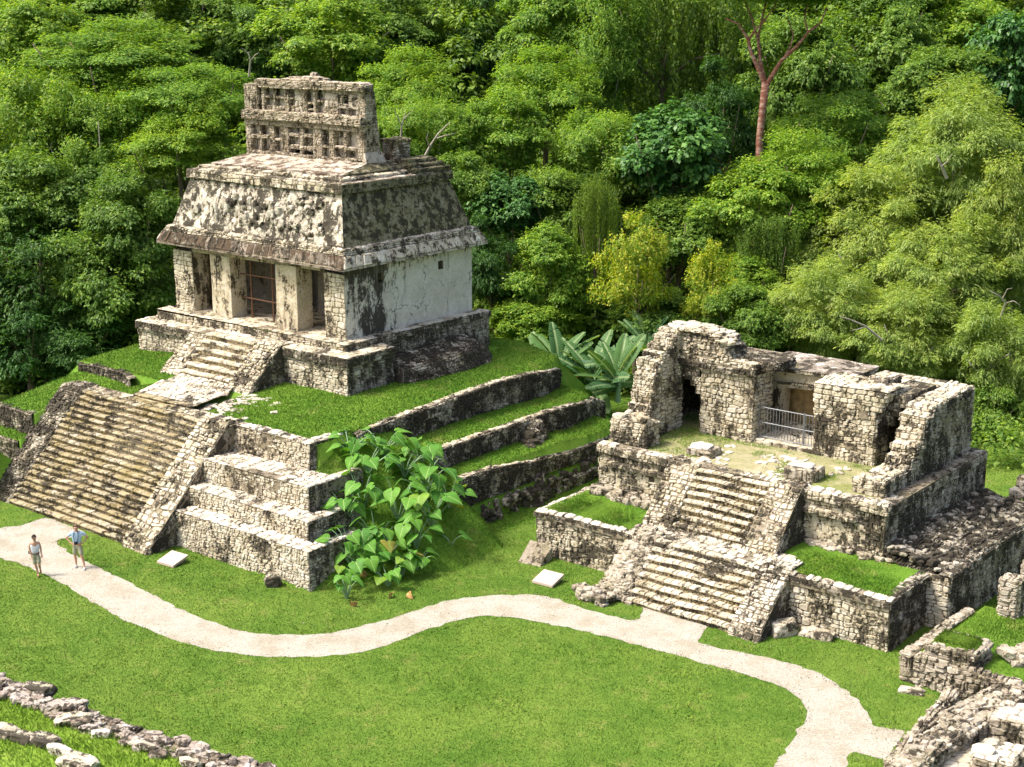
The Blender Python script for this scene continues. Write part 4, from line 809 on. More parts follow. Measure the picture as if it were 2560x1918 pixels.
# ruins joining on the far right
far = frame_empty('ruined_platform', 'T', label='dark overgrown stone platform behind the right flank of the low roofless temple', cat='ruin')
mb = MB(); block(mb, 15.98, 21.5, 10.1, 13.0, -.1, 2.0, 'FRT', .3, .15, .06, 0, 3, mt=4); block(mb, 17.0, 21.5, 11.3, 14.0, 2.0, 2.5, 'FLRT', .3, .15, .06, 4, 3, mt=1); mb.build('wall', MW, far)
mb = MB()
for i in range(60): rock(mb, (rr.uniform(14, 20), rr.uniform(12.4, 14.2), rr.uniform(1.7, 2.6)), rr.uniform(.15, .4), rr.uniform(.12, .3), rr.uniform(.08, .2), rr.uniform(0, 3), seed=i)
mb.build('rubble', [M['rubble']], far, kind='stuff')
# ------------------------------------------------------------------ small things on the lawn
M['slab'] = simple('pinkish concrete', (.50, .40, .33), .85, 0, .3, 12, .12)
def tablet(px, z0, size, label, rz):
    p = atz(*px, .12); r_ = empty('information_slab', (p[0], p[1], 0), rz, label=label, cat='slab')
    mb = MB(); sx, sy = size; th = .09
    V = [(-sx, -sy, .02), (sx, -sy, .02), (sx, sy, .22), (-sx, sy, .22)]; V += [(x, y, z+th) for x, y, z in V]
    mb.add(V, [(0, 3, 2, 1), (4, 5, 6, 7), (0, 1, 5, 4), (1, 2, 6, 5), (2, 3, 7, 6), (3, 0, 4, 7)]); o = mb.build('face', [M['slab']], r_)
    mb = MB(); solid(mb, -sx*.8, sx*.8, -sy*.5, sy*.85, -.1, .08); mb.build('base', [M['rubble']], r_)
tablet((373, 1210), 0, (.46, .40), 'pale pink concrete slab on the grass at the foot of the long stairs', -.62)
tablet((1184, 1252), 0, (.46, .40), 'pale pink concrete slab on the grass between the two temples', -.62)
p = atz(1158, 1200, .2); mb = MB(); relief(mb, A(-.5, -.55, 0), A(.5, -.55, .0), A(.5, .4, .62), A(-.5, .4, .62), 14, 14, .05, 3); block(mb, -.5, .5, -.52, .4, -.05, .03, 'FR', .6, .2, .01)
relief(mb, A(.5, -.55, 0), A(.5, .4, -.02), A(.5, .4, .5), A(.5, -.2, .2), 4, 4, .03, 3); relief(mb, A(-.5, .42, 0), A(-.5, -.55, 0), A(-.5, -.5, .03), A(-.5, .4, .6), 4, 4, .02, 3)
o_ = mb.build('leaning_slab', [M['rubble']], None, label='rough grey stone slab leaning by the left corner of the low roofless temple', cat='stone slab'); o_.location = (p[0], p[1], 0); o_.rotation_euler.z = -.55
def boulder(px, z, s, rz, lab, seed, mat='rubble', g=None):
    p = atz(*px, z); mb = MB(); rock(mb, (0, 0, -.03), *s, 0, 0, seed, 4); o = mb.build('fallen_stone', [M[mat]], None, label=lab, cat='stone', group=g)
    o.location = (p[0], p[1], max(p[2], s[2]*.6)); o.rotation_euler.z = rz; return o
boulder((1689, 1357), .2, (.42, .32, .3), .4, 'rounded boulder in the corner beside the lower steps of the roofless temple', 3)
boulder((1765, 1368), .1, (.55, .3, .16), -.5, 'flat dark block on the grass against the lower wall of the roofless temple', 4)
boulder((590, 1255), .2, (.3, .2, .22), 0, 'dark stone at the foot of the lowest terrace wall', 6, 'mossy')
boulder((1970, 1492), .05, (.35, .2, .1), -.4, 'small brown stones beside the low boundary wall', 8)
# ------------------------------------------------------------------ foreground ruins, bottom right
def rib2(mb, P, zb, zt, th, m=0, mm=1, cap=2, **k):
    for p, q in zip(P, P[1:]):
        a, b = A(p[0], p[1], zb), A(q[0], q[1], zb); c, d = A(q[0], q[1], zt), A(p[0], p[1], zt); t = b-a; t /= np.linalg.norm(t); i_ = A(-t[1], t[0], 0)*th
        wall(mb, a, b, c, d, m=m, mm=mm, **k); wall(mb, b+i_, a+i_, d+i_, c+i_, m=m, mm=mm, **k); wall(mb, d, c, c+i_, d+i_, .3, th*.55, .07, cap, mm, jit=1.5)
        wall(mb, b, b+i_, c+i_, c, m=m, mm=mm, **k); wall(mb, a+i_, a, d, d+i_, m=m, mm=mm, **k)
RB = [M['rubble'], M['mortar'], M['rubble'], M['weath']]; M['fgstone'] = stone('brown grey boulders', [(.36, .30, .26), (.46, .41, .37), (.24, .19, .15), (.55, .50, .47)], .50, 2.2, .5, .2)
c0 = atz(1943, 1467, 0); c1 = atz(2240, 1560, 0)
bw = empty('boundary_wall', (c0[0], c0[1], 0), 0, label='rubble retaining wall around the sunken grass court beside the roofless temple', cat='wall')
d1 = (c1[0]-c0[0], c1[1]-c0[1]); cL = math.hypot(*d1); bw.rotation_euler.z = math.atan2(d1[1], d1[0])
mb = MB(); wall(mb, A(0, 0, -.1), A(cL, 0, -.1), A(cL, .06, .95), A(0, .06, .95), .3, .17, .1, 0, 1, jit=1.8, split=.35); wall(mb, A(0, .04, .95), A(cL, .04, .95), A(cL, .4, .95), A(0, .4, .95), .3, .3, .1, 2, 1)
wall(mb, A(0, 4.6, -.1), A(0, 0, -.1), A(0, 0.05, .95), A(0, 4.6, .95), .3, .16, .08, 0, 1); wall(mb, A(0, .4, .95), A(.4, .4, .95), A(.4, 4.6, 1.0), A(0, 4.6, 1.0), .3, .3, .07, 2, 1)
mb.build('wall', RB, bw)
mb = MB(); relief(mb, A(.35, .35, .92), A(9, .35, .92), A(9, 5.5, .9), A(.35, 5.5, .9), 60, 40, .05, .8); ct = mb.build('turf', [M['mound']], bw, smooth=True)
al = empty('grass_topped_altar', bw.matrix_basis @ Vector((0, 0, 0)), bw.rotation_euler.z, label='square stepped stone altar with grass growing on top', cat='altar')
pa = atz(2070, 1385, 1.5); al.location = (pa[0], pa[1], .9); al.rotation_euler.z = -.62
mb = MB()
for i, (s, z0_, z1_) in enumerate(((.86, 0, .2), (.78, .2, .38), (.84, .38, .56))): block(mb, -s, s, -s*.85, s*.85, z0_, z1_, 'FRLBT', .32, .17, .08, 0, 1, mt=2)
mb.build('block', RB, al); mb = MB()
for gi in range(12):
    for gj in range(12):
        def dz(i, j): x, y = i/6-1, j/6-1; return (x*.74, y*.60, .52+.2*max(0, 1-x*x)**.5*max(0, 1-y*y)**.5+.05*float(vnoise(x*4, y*4)))
        mb.quad(dz(gi, gj), dz(gi+1, gj), dz(gi+1, gj+1), dz(gi, gj+1))
for gi in range(1800):
    x, y = random.uniform(-.62, .62), random.uniform(-.5, .5); a_ = random.uniform(0, 6.28); h_ = .7+random.uniform(-.02, .05)
    mb.add([(x-.012*math.cos(a_), y-.012*math.sin(a_), .6), (x+.012*math.cos(a_), y+.012*math.sin(a_), .6), (x+random.uniform(-.03, .03), y+random.uniform(-.03, .03), h_+.05)], [(0, 1, 2)]); mb.build('turf', [M['moundblade']], al)
def pillar(px, z, w_, h, lab):
    p = atz(*px, z); o = empty('stone_pillar', (p[0], p[1], z), -.66, label=lab, cat='pillar'); mb = MB(); block(mb, -w_, w_, -w_, w_, -.1, h, 'FRLBT', .3, .14, .06, 0, 1, mt=2, ms=0); mb.build('shaft', RB, o)
pillar((2180, 1350), .5, .32, 1.75, 'square rubble pillar standing on the grass court, the taller one fully in view')
pillar((2225, 1320), .5, .3, 1.9, 'square rubble pillar cut off by the right edge of the photo')
mb = MB(); p = atz(2205, 1425, 1.0)
for i in range(16): rock(mb, (rr.uniform(-.5, .5), rr.uniform(-.4, .4), rr.uniform(.05, .45)), .26, .2, .14, rr.uniform(0, 3), seed=i)
o_ = mb.build('stone_pile', [M['rubble']], None, label='heap of grey stones at the right edge beside the altar', cat='stone pile'); o_.location = (p[0], p[1], .9)
# ruined walls in front
def ruin(name, pts, z, zb, th, lab, cat='wall', **k):
    P = [atz(x, y, z)[:2] for x, y in pts]; o = empty(name, (P[0][0], P[0][1], 0), 0, label=lab, cat=cat)
    th = abs(th); Q = [(x-P[0][0]+th*.7, y-P[0][1]-th*.7) for x, y in P]; mb = MB(); rib2(mb, Q, zb, z, th, cw=.28, ch=.14, pr=.09, jit=1.8, split=.35, **k); mb.build('wall', RB, o); return o
ruin('ruined_wall', [(1916, 1640), (1960, 1592), (2000, 1545), (2056, 1482)], .42, -.1, -.28, 'thin low stone wall between the gravel path and the corner ruins')
ruin('ruined_wall', [(2030, 1545), (2110, 1500), (2230, 1440)], .75, -.1, -.42, 'rubble wall running from the thin wall up to the right edge')
ruin('ruined_wall', [(1895, 1680), (1990, 1590), (2070, 1545), (2150, 1490), (2185, 1470)], .8, -.1, -.75, 'broad rubble wall crossing the bottom right corner')
fl = atz(2090, 1590, .3); o_ = empty('paved_floor', (fl[0], fl[1], 0), -.2, label='pale worn floor between the corner ruin walls', cat='floor')
mb = MB(); wall(mb, A(-.9, -2.4, .28), A(2.8, -2.2, .28), A(3.2, 2.0, .3), A(-.2, 1.6, .3), .5, .4, .03, 0, 1); mb.build('paving', [M['cream'], M['mortar']], o_)
fb = atz(2190, 1540, .9); o_ = empty('stone_block_pile', (fb[0], fb[1], 0), -.6, label='stacked squared stone blocks at the right edge of the photo', cat='ruin')
mb = MB(); block(mb, -.5, 1.8, -.7, .6, -.1, .95, 'FRLBT', .42, .28, .08, 0, 1, mt=2); mb.build('blocks', [M['rubble'], M['mortar'], M['white']], o_)
fb = atz(2165, 1618, .6); o_ = empty('stone_block_pile', (fb[0], fb[1], 0), -.6, label='square stone plinth with a white block in the bottom right corner', cat='ruin')
mb = MB(); block(mb, -.55, .55, -.9, .5, -.1, .6, 'FRLBT', .42, .26, .08, 0, 1, mt=2); rock(mb, (-.4, -.5, .66), .3, .22, .14, .2, 2, 3); mb.build('blocks', [M['rubble'], M['mortar'], M['white']], o_)
# ------------------------------------------------------------------ foreground terrace, bottom left
ZT = 1.45
fg = [(-60, 1436), (0, 1464), (60, 1490), (150, 1522), (250, 1556), (350, 1590), (450, 1620), (560, 1650), (640, 1680), (780, 1722), (960, 1775)]
P = [atz(x, y, ZT)[:2] for x, y in fg]; base = P[0]
trc = empty('ruined_terrace', (base[0], base[1], 0), 0, label='broken stone terrace edge crossing the bottom left corner', cat='terrace')
Q = [(x-base[0], y-base[1]) for x, y in P]
mb = MB()
for p, q in zip(Q, Q[1:]):
    a, b = A(q[0], q[1], -.1), A(p[0], p[1], -.1); c, d = A(p[0], p[1], ZT), A(q[0], q[1], ZT); wall(mb, a, b, c, d, .35, .2, .06, 0, 1)
    t = A(q[0]-p[0], q[1]-p[1], 0); t /= np.linalg.norm(t); i_ = A(t[1], -t[0], 0)
    wall(mb, A(*p, ZT)+i_*.8, A(*q, ZT)+i_*.8, A(*q, ZT), A(*p, ZT), .34, .26, .09, 2, 1, jit=1.8, split=.3, drop=.12)
for i in range(150):
    k = rr.randrange(len(Q)-1); t = rr.random(); x = Q[k][0]*(1-t)+Q[k+1][0]*t; y = Q[k][1]*(1-t)+Q[k+1][1]*t; dd = rr.uniform(.05, 1.0)
    rock(mb, (x-.45*dd, y-.85*dd, ZT+rr.uniform(0, .12)), rr.uniform(.09, .3), rr.uniform(.08, .2), rr.uniform(.06, .16), rr.uniform(-.9, .2), rr.choice((0, 2, 2)), seed=i+77)
mb.build('edge_stones', [M['fgstone'], M['mortar'], M['fgstone']], trc, kind='stuff')
n_ = len(Q); TV = [(x, y-.5, ZT-.03) for x, y in Q] + [(x-3, y-9, ZT+.55) for x, y in Q]; mb = MB()
for i in range(n_-1): relief(mb, A(*TV[n_+i]), A(*TV[n_+i+1]), A(*TV[i+1]), A(*TV[i]), 10, 60, .06, 1.0)
ft = mb.build('turf', [M['weedblade']], trc, smooth=True)
def stone_at(px, s, rz, lab, seed, mat='fgstone', z=None):
    z = ZT+.12 if z is None else z; p = atz(*px, z); mb = MB(); rock(mb, (0, 0, -.05), *s, 0, 0, seed, 4); o = mb.build('terrace_stone', [M[mat]], None, label=lab, cat='stone'); o.location = p; o.rotation_euler.z = rz
stone_at((217, 1583), (.26, .14, .11), .0, 'rounded white stone lying on the bottom left grass', 2, 'white')
stone_at((193, 1570), (.24, .2, .1), -.3, 'pale angular stone just above the rounded white stone', 9)
stone_at((82, 1487), (.46, .3, .16), -.6, 'large brown boulder on the terrace edge, bottom left', 12, 'mossy')
stone_at((95, 1518), (.3, .16, .14), .4, 'light grey wedge stone below the brown boulder', 14)
stone_at((160, 1523), (.36, .26, .16), -.2, 'grey white block on the terrace edge right of the brown boulder', 15)
stone_at((158, 1552), (.5, .3, .14), .2, 'wide flat brown rock jutting into the bottom left grass', 16, 'weath')
for i, (px, s, mat, lab) in enumerate((((10, 1580), (.42, .26, .16), 'rubble', 'pale boulder at the left edge of the second stone row'), ((45, 1592), (.42, .2, .16), 'mossy', 'grey boulder second in the lower stone row'),
        ((95, 1600), (.5, .24, .18), 'mossy', 'brown stained boulder in the middle of the lower stone row'), ((130, 1620), (.38, .16, .14), 'white', 'white edged slab right of the brown stained boulder'), ((170, 1650), (.55, .3, .2), 'weath', 'large rock cut by the bottom edge of the photo'),
        ((310, 1607), (.42, .12, .08), 'rubble', 'long flat stone sunk in the grass below the terrace edge'), ((410, 1645), (.3, .14, .1), 'rubble', 'small flat stone at the bottom edge beside the terrace'))):
    stone_at(px, s, -.5, lab, 30+i, mat, ZT+.2)
# ------------------------------------------------------------------ TREES
def leaves(P, Nrm, L, Wd, axis, fold=.12):
    """Rhombic leaves: base points P, normals, lengths, widths, axis directions -> verts, faces."""
    Nrm = Nrm/np.linalg.norm(Nrm, axis=1, keepdims=True)
    ax = axis - (axis*Nrm).sum(1, keepdims=True)*Nrm; ax /= np.linalg.norm(ax, axis=1, keepdims=True)+1e-9
    sd = np.cross(Nrm, ax); L = L[:, None]; Wd = Wd[:, None]
    a = P; b = P + ax*L*.45 + sd*Wd*.5 + Nrm*L*fold; c = P + ax*L; d = P + ax*L*.45 - sd*Wd*.5 + Nrm*L*fold
    V = np.stack([a, b, c, d], 1).reshape(-1, 3); n = len(P); F = np.arange(4*n).reshape(n, 4)
    return V, F
def unit(r, n):
    v = r.normal(size=(n, 3)); return v/np.linalg.norm(v, axis=1, keepdims=True)
def crown_mesh(name, mat, seed, n=20000, R3=(5, 5, 4), nl=34, lr=(1.1, 1.9), flat=.6, leaf=.3, asp=.5, droop=0.0, up=.7, spray=5, spread=.35, zlow=-.85, lump_exp=.5, star=False, tufts=0):
    r = np.random.default_rng(seed)
    c = unit(r, nl*3); c = c[c[:, 2] > zlow][:nl]; k = len(c)
    rad = r.uniform(.45, 1.0, (k, 1))**lump_exp*(.72+.6*vnoise(c[:, 0]*1.6+seed*3.1, c[:, 1]*1.6, c[:, 2]*1.6))[:, None]; cen = c*rad*np.array(R3)*.84
    cen[:, 2] += R3[2]*.12*(vnoise(cen[:, 0]*.4+seed, cen[:, 1]*.4)-.5)
    lrad = r.uniform(lr[0]*.8, lr[1], k)*np.where(r.random(k) < .2, 1.25, 1)
    na = n//spray; li = r.integers(0, k, na)
    dr = unit(r, na); dr[:, 2] = np.where(dr[:, 2] < -.25, -dr[:, 2]*r.uniform(.2, 1, na), dr[:, 2])
    rr_ = r.random(na)**.35; lump = .72+.6*vnoise(dr[:, 0]*2.2+li*3.3, dr[:, 1]*2.2, dr[:, 2]*2.2+seed)
    anc = cen[li] + dr*(lrad[li]*rr_*lump)[:, None]*np.array([1, 1, flat])
    # inner filling leaves so that gaps look into a dark crown, not through it
    nf = na//6; anc[:nf] = unit(r, nf)*np.array(R3)*(r.random((nf, 1))**.4)*.72
    out = anc/np.array(R3); out /= np.linalg.norm(out, axis=1, keepdims=True)+1e-9
    tw = dr*.7 + out*.5 + np.array([0, 0, -droop]); tw /= np.linalg.norm(tw, axis=1, keepdims=True)
    A_ = np.repeat(anc, spray, 0); O = np.repeat(out, spray, 0); D = np.repeat(dr, spray, 0); T = np.repeat(tw, spray, 0); m = len(A_)
    kk = np.tile(np.arange(spray), na)[:, None]/max(1, spray-1)
    if star: T = T*.4 + unit(r, m)*.9; A_ = A_ + r.normal(0, .03, (m, 3))
    else: A_ = A_ + T*kk*spread*r.uniform(.7, 1.3, (m, 1)) + r.normal(0, .06, (m, 3)); T = T + unit(r, m)*.75
    T[:, 2] -= droop*.6
    N = D*.35 + O*.25 + np.array([0, 0, up]) + unit(r, m)*.42
    L = leaf*r.uniform(.65, 1.35, m)
    V, F = leaves(A_, N, L, L*asp, T)
    return np_mesh(name, V, F, mat)
G1 = leafmat('bright green leaves', [(.065, .165, .02), (.13, .265, .03), (.21, .35, .045), (.33, .46, .08)], trans=.42)
G2 = leafmat('deep green leaves', [(.06, .14, .02), (.10, .20, .03), (.16, .28, .045), (.25, .38, .075)], trans=.38)
G3 = leafmat('olive feathery leaves', [(.14, .235, .055), (.21, .32, .08), (.29, .40, .11), (.40, .50, .18)], trans=.42)
G4 = leafmat('yellow flowering sprays', [(.12, .24, .02), (.20, .32, .025), (.36, .43, .035), (.58, .56, .09)], trans=.42, objvar=.1)
G5 = leafmat('blue green glossy leaves', [(.035, .11, .025), (.065, .17, .035), (.10, .24, .05), (.17, .33, .09)], rough=.45, spec=.35)
G6 = leafmat('vine leaves', [(.055, .12, .02), (.10, .19, .028), (.15, .25, .04), (.21, .31, .06)], trans=.4)
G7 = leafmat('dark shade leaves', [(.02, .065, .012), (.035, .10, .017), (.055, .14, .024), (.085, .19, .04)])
KIND = {}
def kind(key, meshes): KIND[key] = meshes
kind('broad', [crown_mesh('broad crown', G1, s, 42000, (5, 5, 4), 44, (.7, 1.6), .62, .27, .55, .1, .7) for s in (1, 2, 21)])
kind('deep', [crown_mesh('deep crown', G2, s, 42000, (5, 5, 4), 44, (.7, 1.7), .6, .28, .5, .15, .65) for s in (3, 4, 22)])
kind('layer', [crown_mesh('layered crown', G1, s, 42000, (5, 5, 3.2), 40, (.9, 1.9), .3, .23, .5, .0, 1.1, spread=.5, zlow=-.6) for s in (5, 6)])
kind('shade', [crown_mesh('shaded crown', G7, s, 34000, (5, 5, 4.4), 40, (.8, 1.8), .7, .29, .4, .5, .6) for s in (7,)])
kind('feather', [crown_mesh('feathery crown', G3, s, 60000, (5, 5, 4.6), 64, (.6, 1.4), .85, .25, .26, .6, .55, spray=7, spread=.55, zlow=-.95) for s in (8, 9, 23)])
kind('big', [crown_mesh('big leaved crown', G5, s, 17000, (5, 5, 4), 34, (1.0, 1.7), .7, .42, .72, .35, .8, spray=4, spread=.3) for s in (10, 11)])
kind('yellow', [crown_mesh('yellow crown', G4, s, 12000, (4, 4, 4.4), 26, (.7, 1.2), 1.0, .30, .45, -.5, .35, spray=9, spread=.8) for s in (12,)])
kind('sprig', [crown_mesh('pointed spray crown', G1, s, 40000, (5, 5, 4), 50, (.7, 1.4), .8, .28, .36, -.35, .5, spray=8, spread=.9) for s in (13, 14)])
def curtain_mesh(seed, mat):
    r = np.random.default_rng(seed); k = 130; a = r.random((k, 2))*2-1
    P = []; 
    for i in range(k):
        x, y = a[i]*np.array([5, 3]); topz = 4.5-1.2*abs(x)/5+r.uniform(-1, .6); ln = r.uniform(3, 8); n = int(ln*22); z = topz - r.random(n)*ln
        w_ = .14+.5*np.clip((z-topz+1.4)/1.4, 0, 1)
        P.append(np.stack([x+r.normal(0, 1, n)*w_+.15*np.sin(z*1.3+i), y-.25*(3-y)*0+r.normal(0, 1, n)*w_, z], 1))
    P = np.concatenate(P); n = len(P); N = unit(r, n)*.6+np.array([0, -.3, .5]); T = unit(r, n)*.6+np.array([0, 0, -.8]); L = .26*r.uniform(.6, 1.3, n)
    V, F = leaves(P, N, L, L*.6, T); return np_mesh('vine curtain', V, F, mat)
kind('vine', [curtain_mesh(15, G6), curtain_mesh(16, G6)])
def tube(mb, pts, rad, m=0, k=7):
    pts = [A(*p) for p in pts]; V = []; n = len(pts)
    for i, p in enumerate(pts):
        d = pts[min(i+1, n-1)]-pts[max(i-1, 0)]; d /= np.linalg.norm(d)+1e-9
        x = np.cross(d, A(.3, 1, .1)); x /= np.linalg.norm(x); y = np.cross(d, x)
        for j in range(k): t = j*2*math.pi/k; V.append(p+(x*math.cos(t)+y*math.sin(t))*rad[i])
    F = [(i*k+j, i*k+(j+1) % k, (i+1)*k+(j+1) % k, (i+1)*k+j) for i in range(n-1) for j in range(k)] + [tuple(range((n-1)*k, n*k))]
    mb.add(V, F, m)
TN = 0
def tree(cx, cy, rx, ry, D, kd, label, name='tree', cat='tree', bark='bark', depth=None, group=None, trunk=True):
    """Crown centre (cx, cy) and half sizes in photo pixels, at world depth D."""
    global TN; TN += 1; r = random.Random(TN*13)
    sc = 1.157*D/FPX; Rx, Rz = rx*sc*1.1, ry*sc*1.28; p = aty(cx, cy+ry*.12, D)
    gz = float(ground_z(p[0], p[1])); H = max(p[2]-gz, .3)
    o = empty(name, (p[0], p[1], gz), 0, label=label, cat=cat, group=group)
    if trunk:
        mb = MB(); t0 = max(.12, Rx*.055); lean = r.uniform(-.4, .4)
        tube(mb, [(lean, 0, -.4), (lean*.6, .1, H*.35), (0, 0, H*.75), (.1, .1, H+Rz*.25)], [t0*1.3, t0, t0*.8, t0*.3])
        for i in range(5):
            a = i*1.26+r.uniform(-.4, .4); q = r.uniform(.45, 1.0); z0 = H*r.uniform(.5, .85) if H > Rz else H*.5
            tube(mb, [(lean*.3, 0, z0), (math.cos(a)*Rx*q*.5, math.sin(a)*Rx*q*.5, z0+Rz*.3), (math.cos(a)*Rx*q, math.sin(a)*Rx*q, H+Rz*r.uniform(-.1, .55))], [t0*.5, t0*.33, t0*.12], k=5)
        mb.build('trunk', [M[bark]], o, smooth=True)
    ms = KIND[kd]; me = ms[TN % len(ms)]; c = link('crown', me, o); c.location = (0, 0, H); c.rotation_euler.z = (0 if kd == 'vine' else r.uniform(0, 6.28))
    k = {'layer': 3.2, 'feather': 4.6, 'yellow': 4.4}.get(kd, 4.0); b_ = 4.0 if kd == 'yellow' else 5.0
    c.scale = (Rx/b_, (depth or Rx)/b_, Rz/k); return o
TR = [
 (60, 95, 120, 95, 106, 'broad', 'bright green vine hung tree in the top left corner'),
 (255, 128, 175, 62, 97, 'layer', 'wide flat crowned tree with yellow green top at upper left'),
 (400, 35, 120, 80, 118, 'deep', 'dark green tree on the top edge above the wide flat crowned tree'),
 (210, 30, 110, 70, 120, 'broad', 'light green tree on the top edge between the corner tree and the dark one'),
 (70, 285, 125, 110, 92, 'sprig', 'olive green tree with upright leafy sprays at the left edge'),
 (215, 300, 110, 100, 91, 'sprig', 'pointed leafy tree below the wide flat crowned tree'),
 (400, 215, 125, 66, 92, 'layer', 'layered feather leaved tree left of the roof comb'),
 (385, 315, 110, 70, 88, 'layer', 'mid green layered tree left of the sloped temple roof'),
 (50, 440, 130, 105, 87, 'deep', 'dark drooping tree at the left edge, halfway up'),
 (190, 430, 110, 80, 88, 'deep', 'dark tree tangled with vines left of the temple roof'),
 (290, 480, 105, 95, 85, 'deep', 'deep green tree just left of the temple eave'),
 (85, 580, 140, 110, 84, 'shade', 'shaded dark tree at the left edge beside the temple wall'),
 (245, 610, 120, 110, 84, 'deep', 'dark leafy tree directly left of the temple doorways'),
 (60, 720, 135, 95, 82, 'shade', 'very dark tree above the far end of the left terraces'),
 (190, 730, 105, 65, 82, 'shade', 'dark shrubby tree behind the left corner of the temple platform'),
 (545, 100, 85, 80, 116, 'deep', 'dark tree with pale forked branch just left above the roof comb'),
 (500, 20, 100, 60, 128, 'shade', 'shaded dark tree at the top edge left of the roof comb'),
 (715, 85, 125, 85, 108, 'broad', 'rounded mid green tree right above the roof comb'),
 (850, 60, 100, 70, 116, 'deep', 'grey green tree at the top edge right of the roof comb'),
 (960, 60, 90, 85, 120, 'sprig', 'mid green tree at the top edge left of the dark gap'),
 (1050, 130, 80, 110, 118, 'shade', 'dark tree filling the gap at the top centre'),
 (880, 205, 110, 75, 101, 'layer', 'green layered tree right of the roof comb'),
 (930, 300, 95, 70, 93, 'sprig', 'light green tree with bare pale stems right of the temple roof', 'palebark'),
 (1075, 285, 95, 75, 94, 'broad', 'bright green tree in the middle of the slope right of the temple'),
 (1190, 70, 105, 95, 108, 'broad', 'lime green tree at the top centre'),
 (1180, 215, 115, 85, 100, 'layer', 'drooping brownish green tree below the lime green one'),
 (1300, 110, 80, 130, 106, 'sprig', 'olive tree between the lime green tree and the vine curtain'),
 (1430, 100, 130, 130, 108, 'vine', 'tall tree covered by hanging vine curtains at the top'),
 (1545, 110, 70, 150, 110, 'vine', 'narrow vine draped tree just left of the red barked tree'),
 (1300, 330, 105, 80, 94, 'sprig', 'olive brown tree left of the blue green one'),
 (1455, 330, 120, 100, 91, 'big', 'round blue green tree with large glossy leaves in the centre'),
 (1000, 420, 90, 80, 88, 'deep', 'mid green tree behind the right edge of the sloped temple roof'),
 (1100, 440, 80, 65, 87, 'big', 'shrubby tree with broad leaves right of the temple eave'),
 (1215, 450, 95, 80, 88, 'deep', 'grey green tree above the yellow flowering tree'),
 (1060, 570, 75, 80, 84, 'shade', 'dark shrubby tree directly right of the temple wall'),
 (1180, 590, 100, 95, 84, 'broad', 'lush bright tree between the temple wall and the yellow flowering tree'),
 (1150, 690, 95, 50, 82, 'broad', 'low bright shrubs behind the grassy mound'),
 (1285, 500, 42, 90, 84, 'vine', 'narrow yellow green column of vines beside the yellow flowering tree'),
 (1375, 590, 80, 105, 81, 'yellow', 'tall yellow flowering tree in the centre'),
 (1530, 630, 58, 85, 80, 'yellow', 'smaller yellow flowering tree right of the tall one'),
 (1440, 690, 110, 60, 82, 'deep', 'dark bushes under the two yellow flowering trees'),
 (1610, 690, 90, 75, 79, 'deep', 'dense dark bush behind the arch of the roofless temple'),
 (1470, 500, 110, 70, 88, 'deep', 'mid green thicket above the smaller yellow flowering tree'),
 (1640, 430, 125, 90, 87, 'broad', 'vine smothered bright green tree at the foot of the red barked tree'),
 (1660, 540, 60, 60, 84, 'vine', 'brownish hanging vine clump in front of the vine smothered tree'),
 (1600, 600, 90, 60, 84, 'broad', 'green thicket right of the smaller yellow flowering tree'),
 (1560, 250, 80, 90, 100, 'shade', 'dark tree just left of the red trunk'),
 (1730, 170, 120, 120, 104, 'deep', 'broad green tree right behind the red barked tree'),
 (1900, 90, 125, 110, 112, 'deep', 'dense green tree at the top right of the slope'),
 (2060, 60, 130, 90, 114, 'broad', 'rounded grey green tree at the top edge on the right'),
 (2190, 130, 90, 110, 106, 'big', 'broad leaved tree in the top right corner'),
 (2010, 190, 110, 80, 103, 'deep', 'dark green tree between the top right trees and the feathery ones'),
 (1810, 300, 120, 90, 93, 'layer', 'pale olive tree with layered sprays right of the red trunk'),
 (1760, 400, 110, 90, 88, 'layer', 'light green layered tree left of the feathery trees'),
 (2060, 340, 165, 140, 86, 'feather', 'tallest feathery light green tree on the right'),
 (2190, 480, 120, 150, 82, 'feather', 'feathery light green tree at the right edge'),
 (1880, 510, 150, 120, 84, 'feather', 'feathery olive tree in the middle right of the slope'),
 (2040, 600, 150, 120, 80, 'feather', 'feathery tree with bare twigs right of the middle right one'),
 (1790, 660, 120, 100, 79, 'feather', 'feathery tree standing right behind the roofed inner room'),
 (1960, 720, 130, 90, 77, 'feather', 'low feathery tree directly behind the back wall of the roofless temple'),
 (2140, 770, 120, 110, 75, 'feather', 'feathery tree beside the right edge behind the roofless temple'),
 (2160, 920, 90, 90, 73, 'deep', 'dark tree in shade behind the right corner of the roofless temple'),
]
for t in TR: tree(*t[:7], bark=(t[7] if len(t) > 7 else ('palebark' if t[5] in ('feather', 'sprig') else 'bark')))
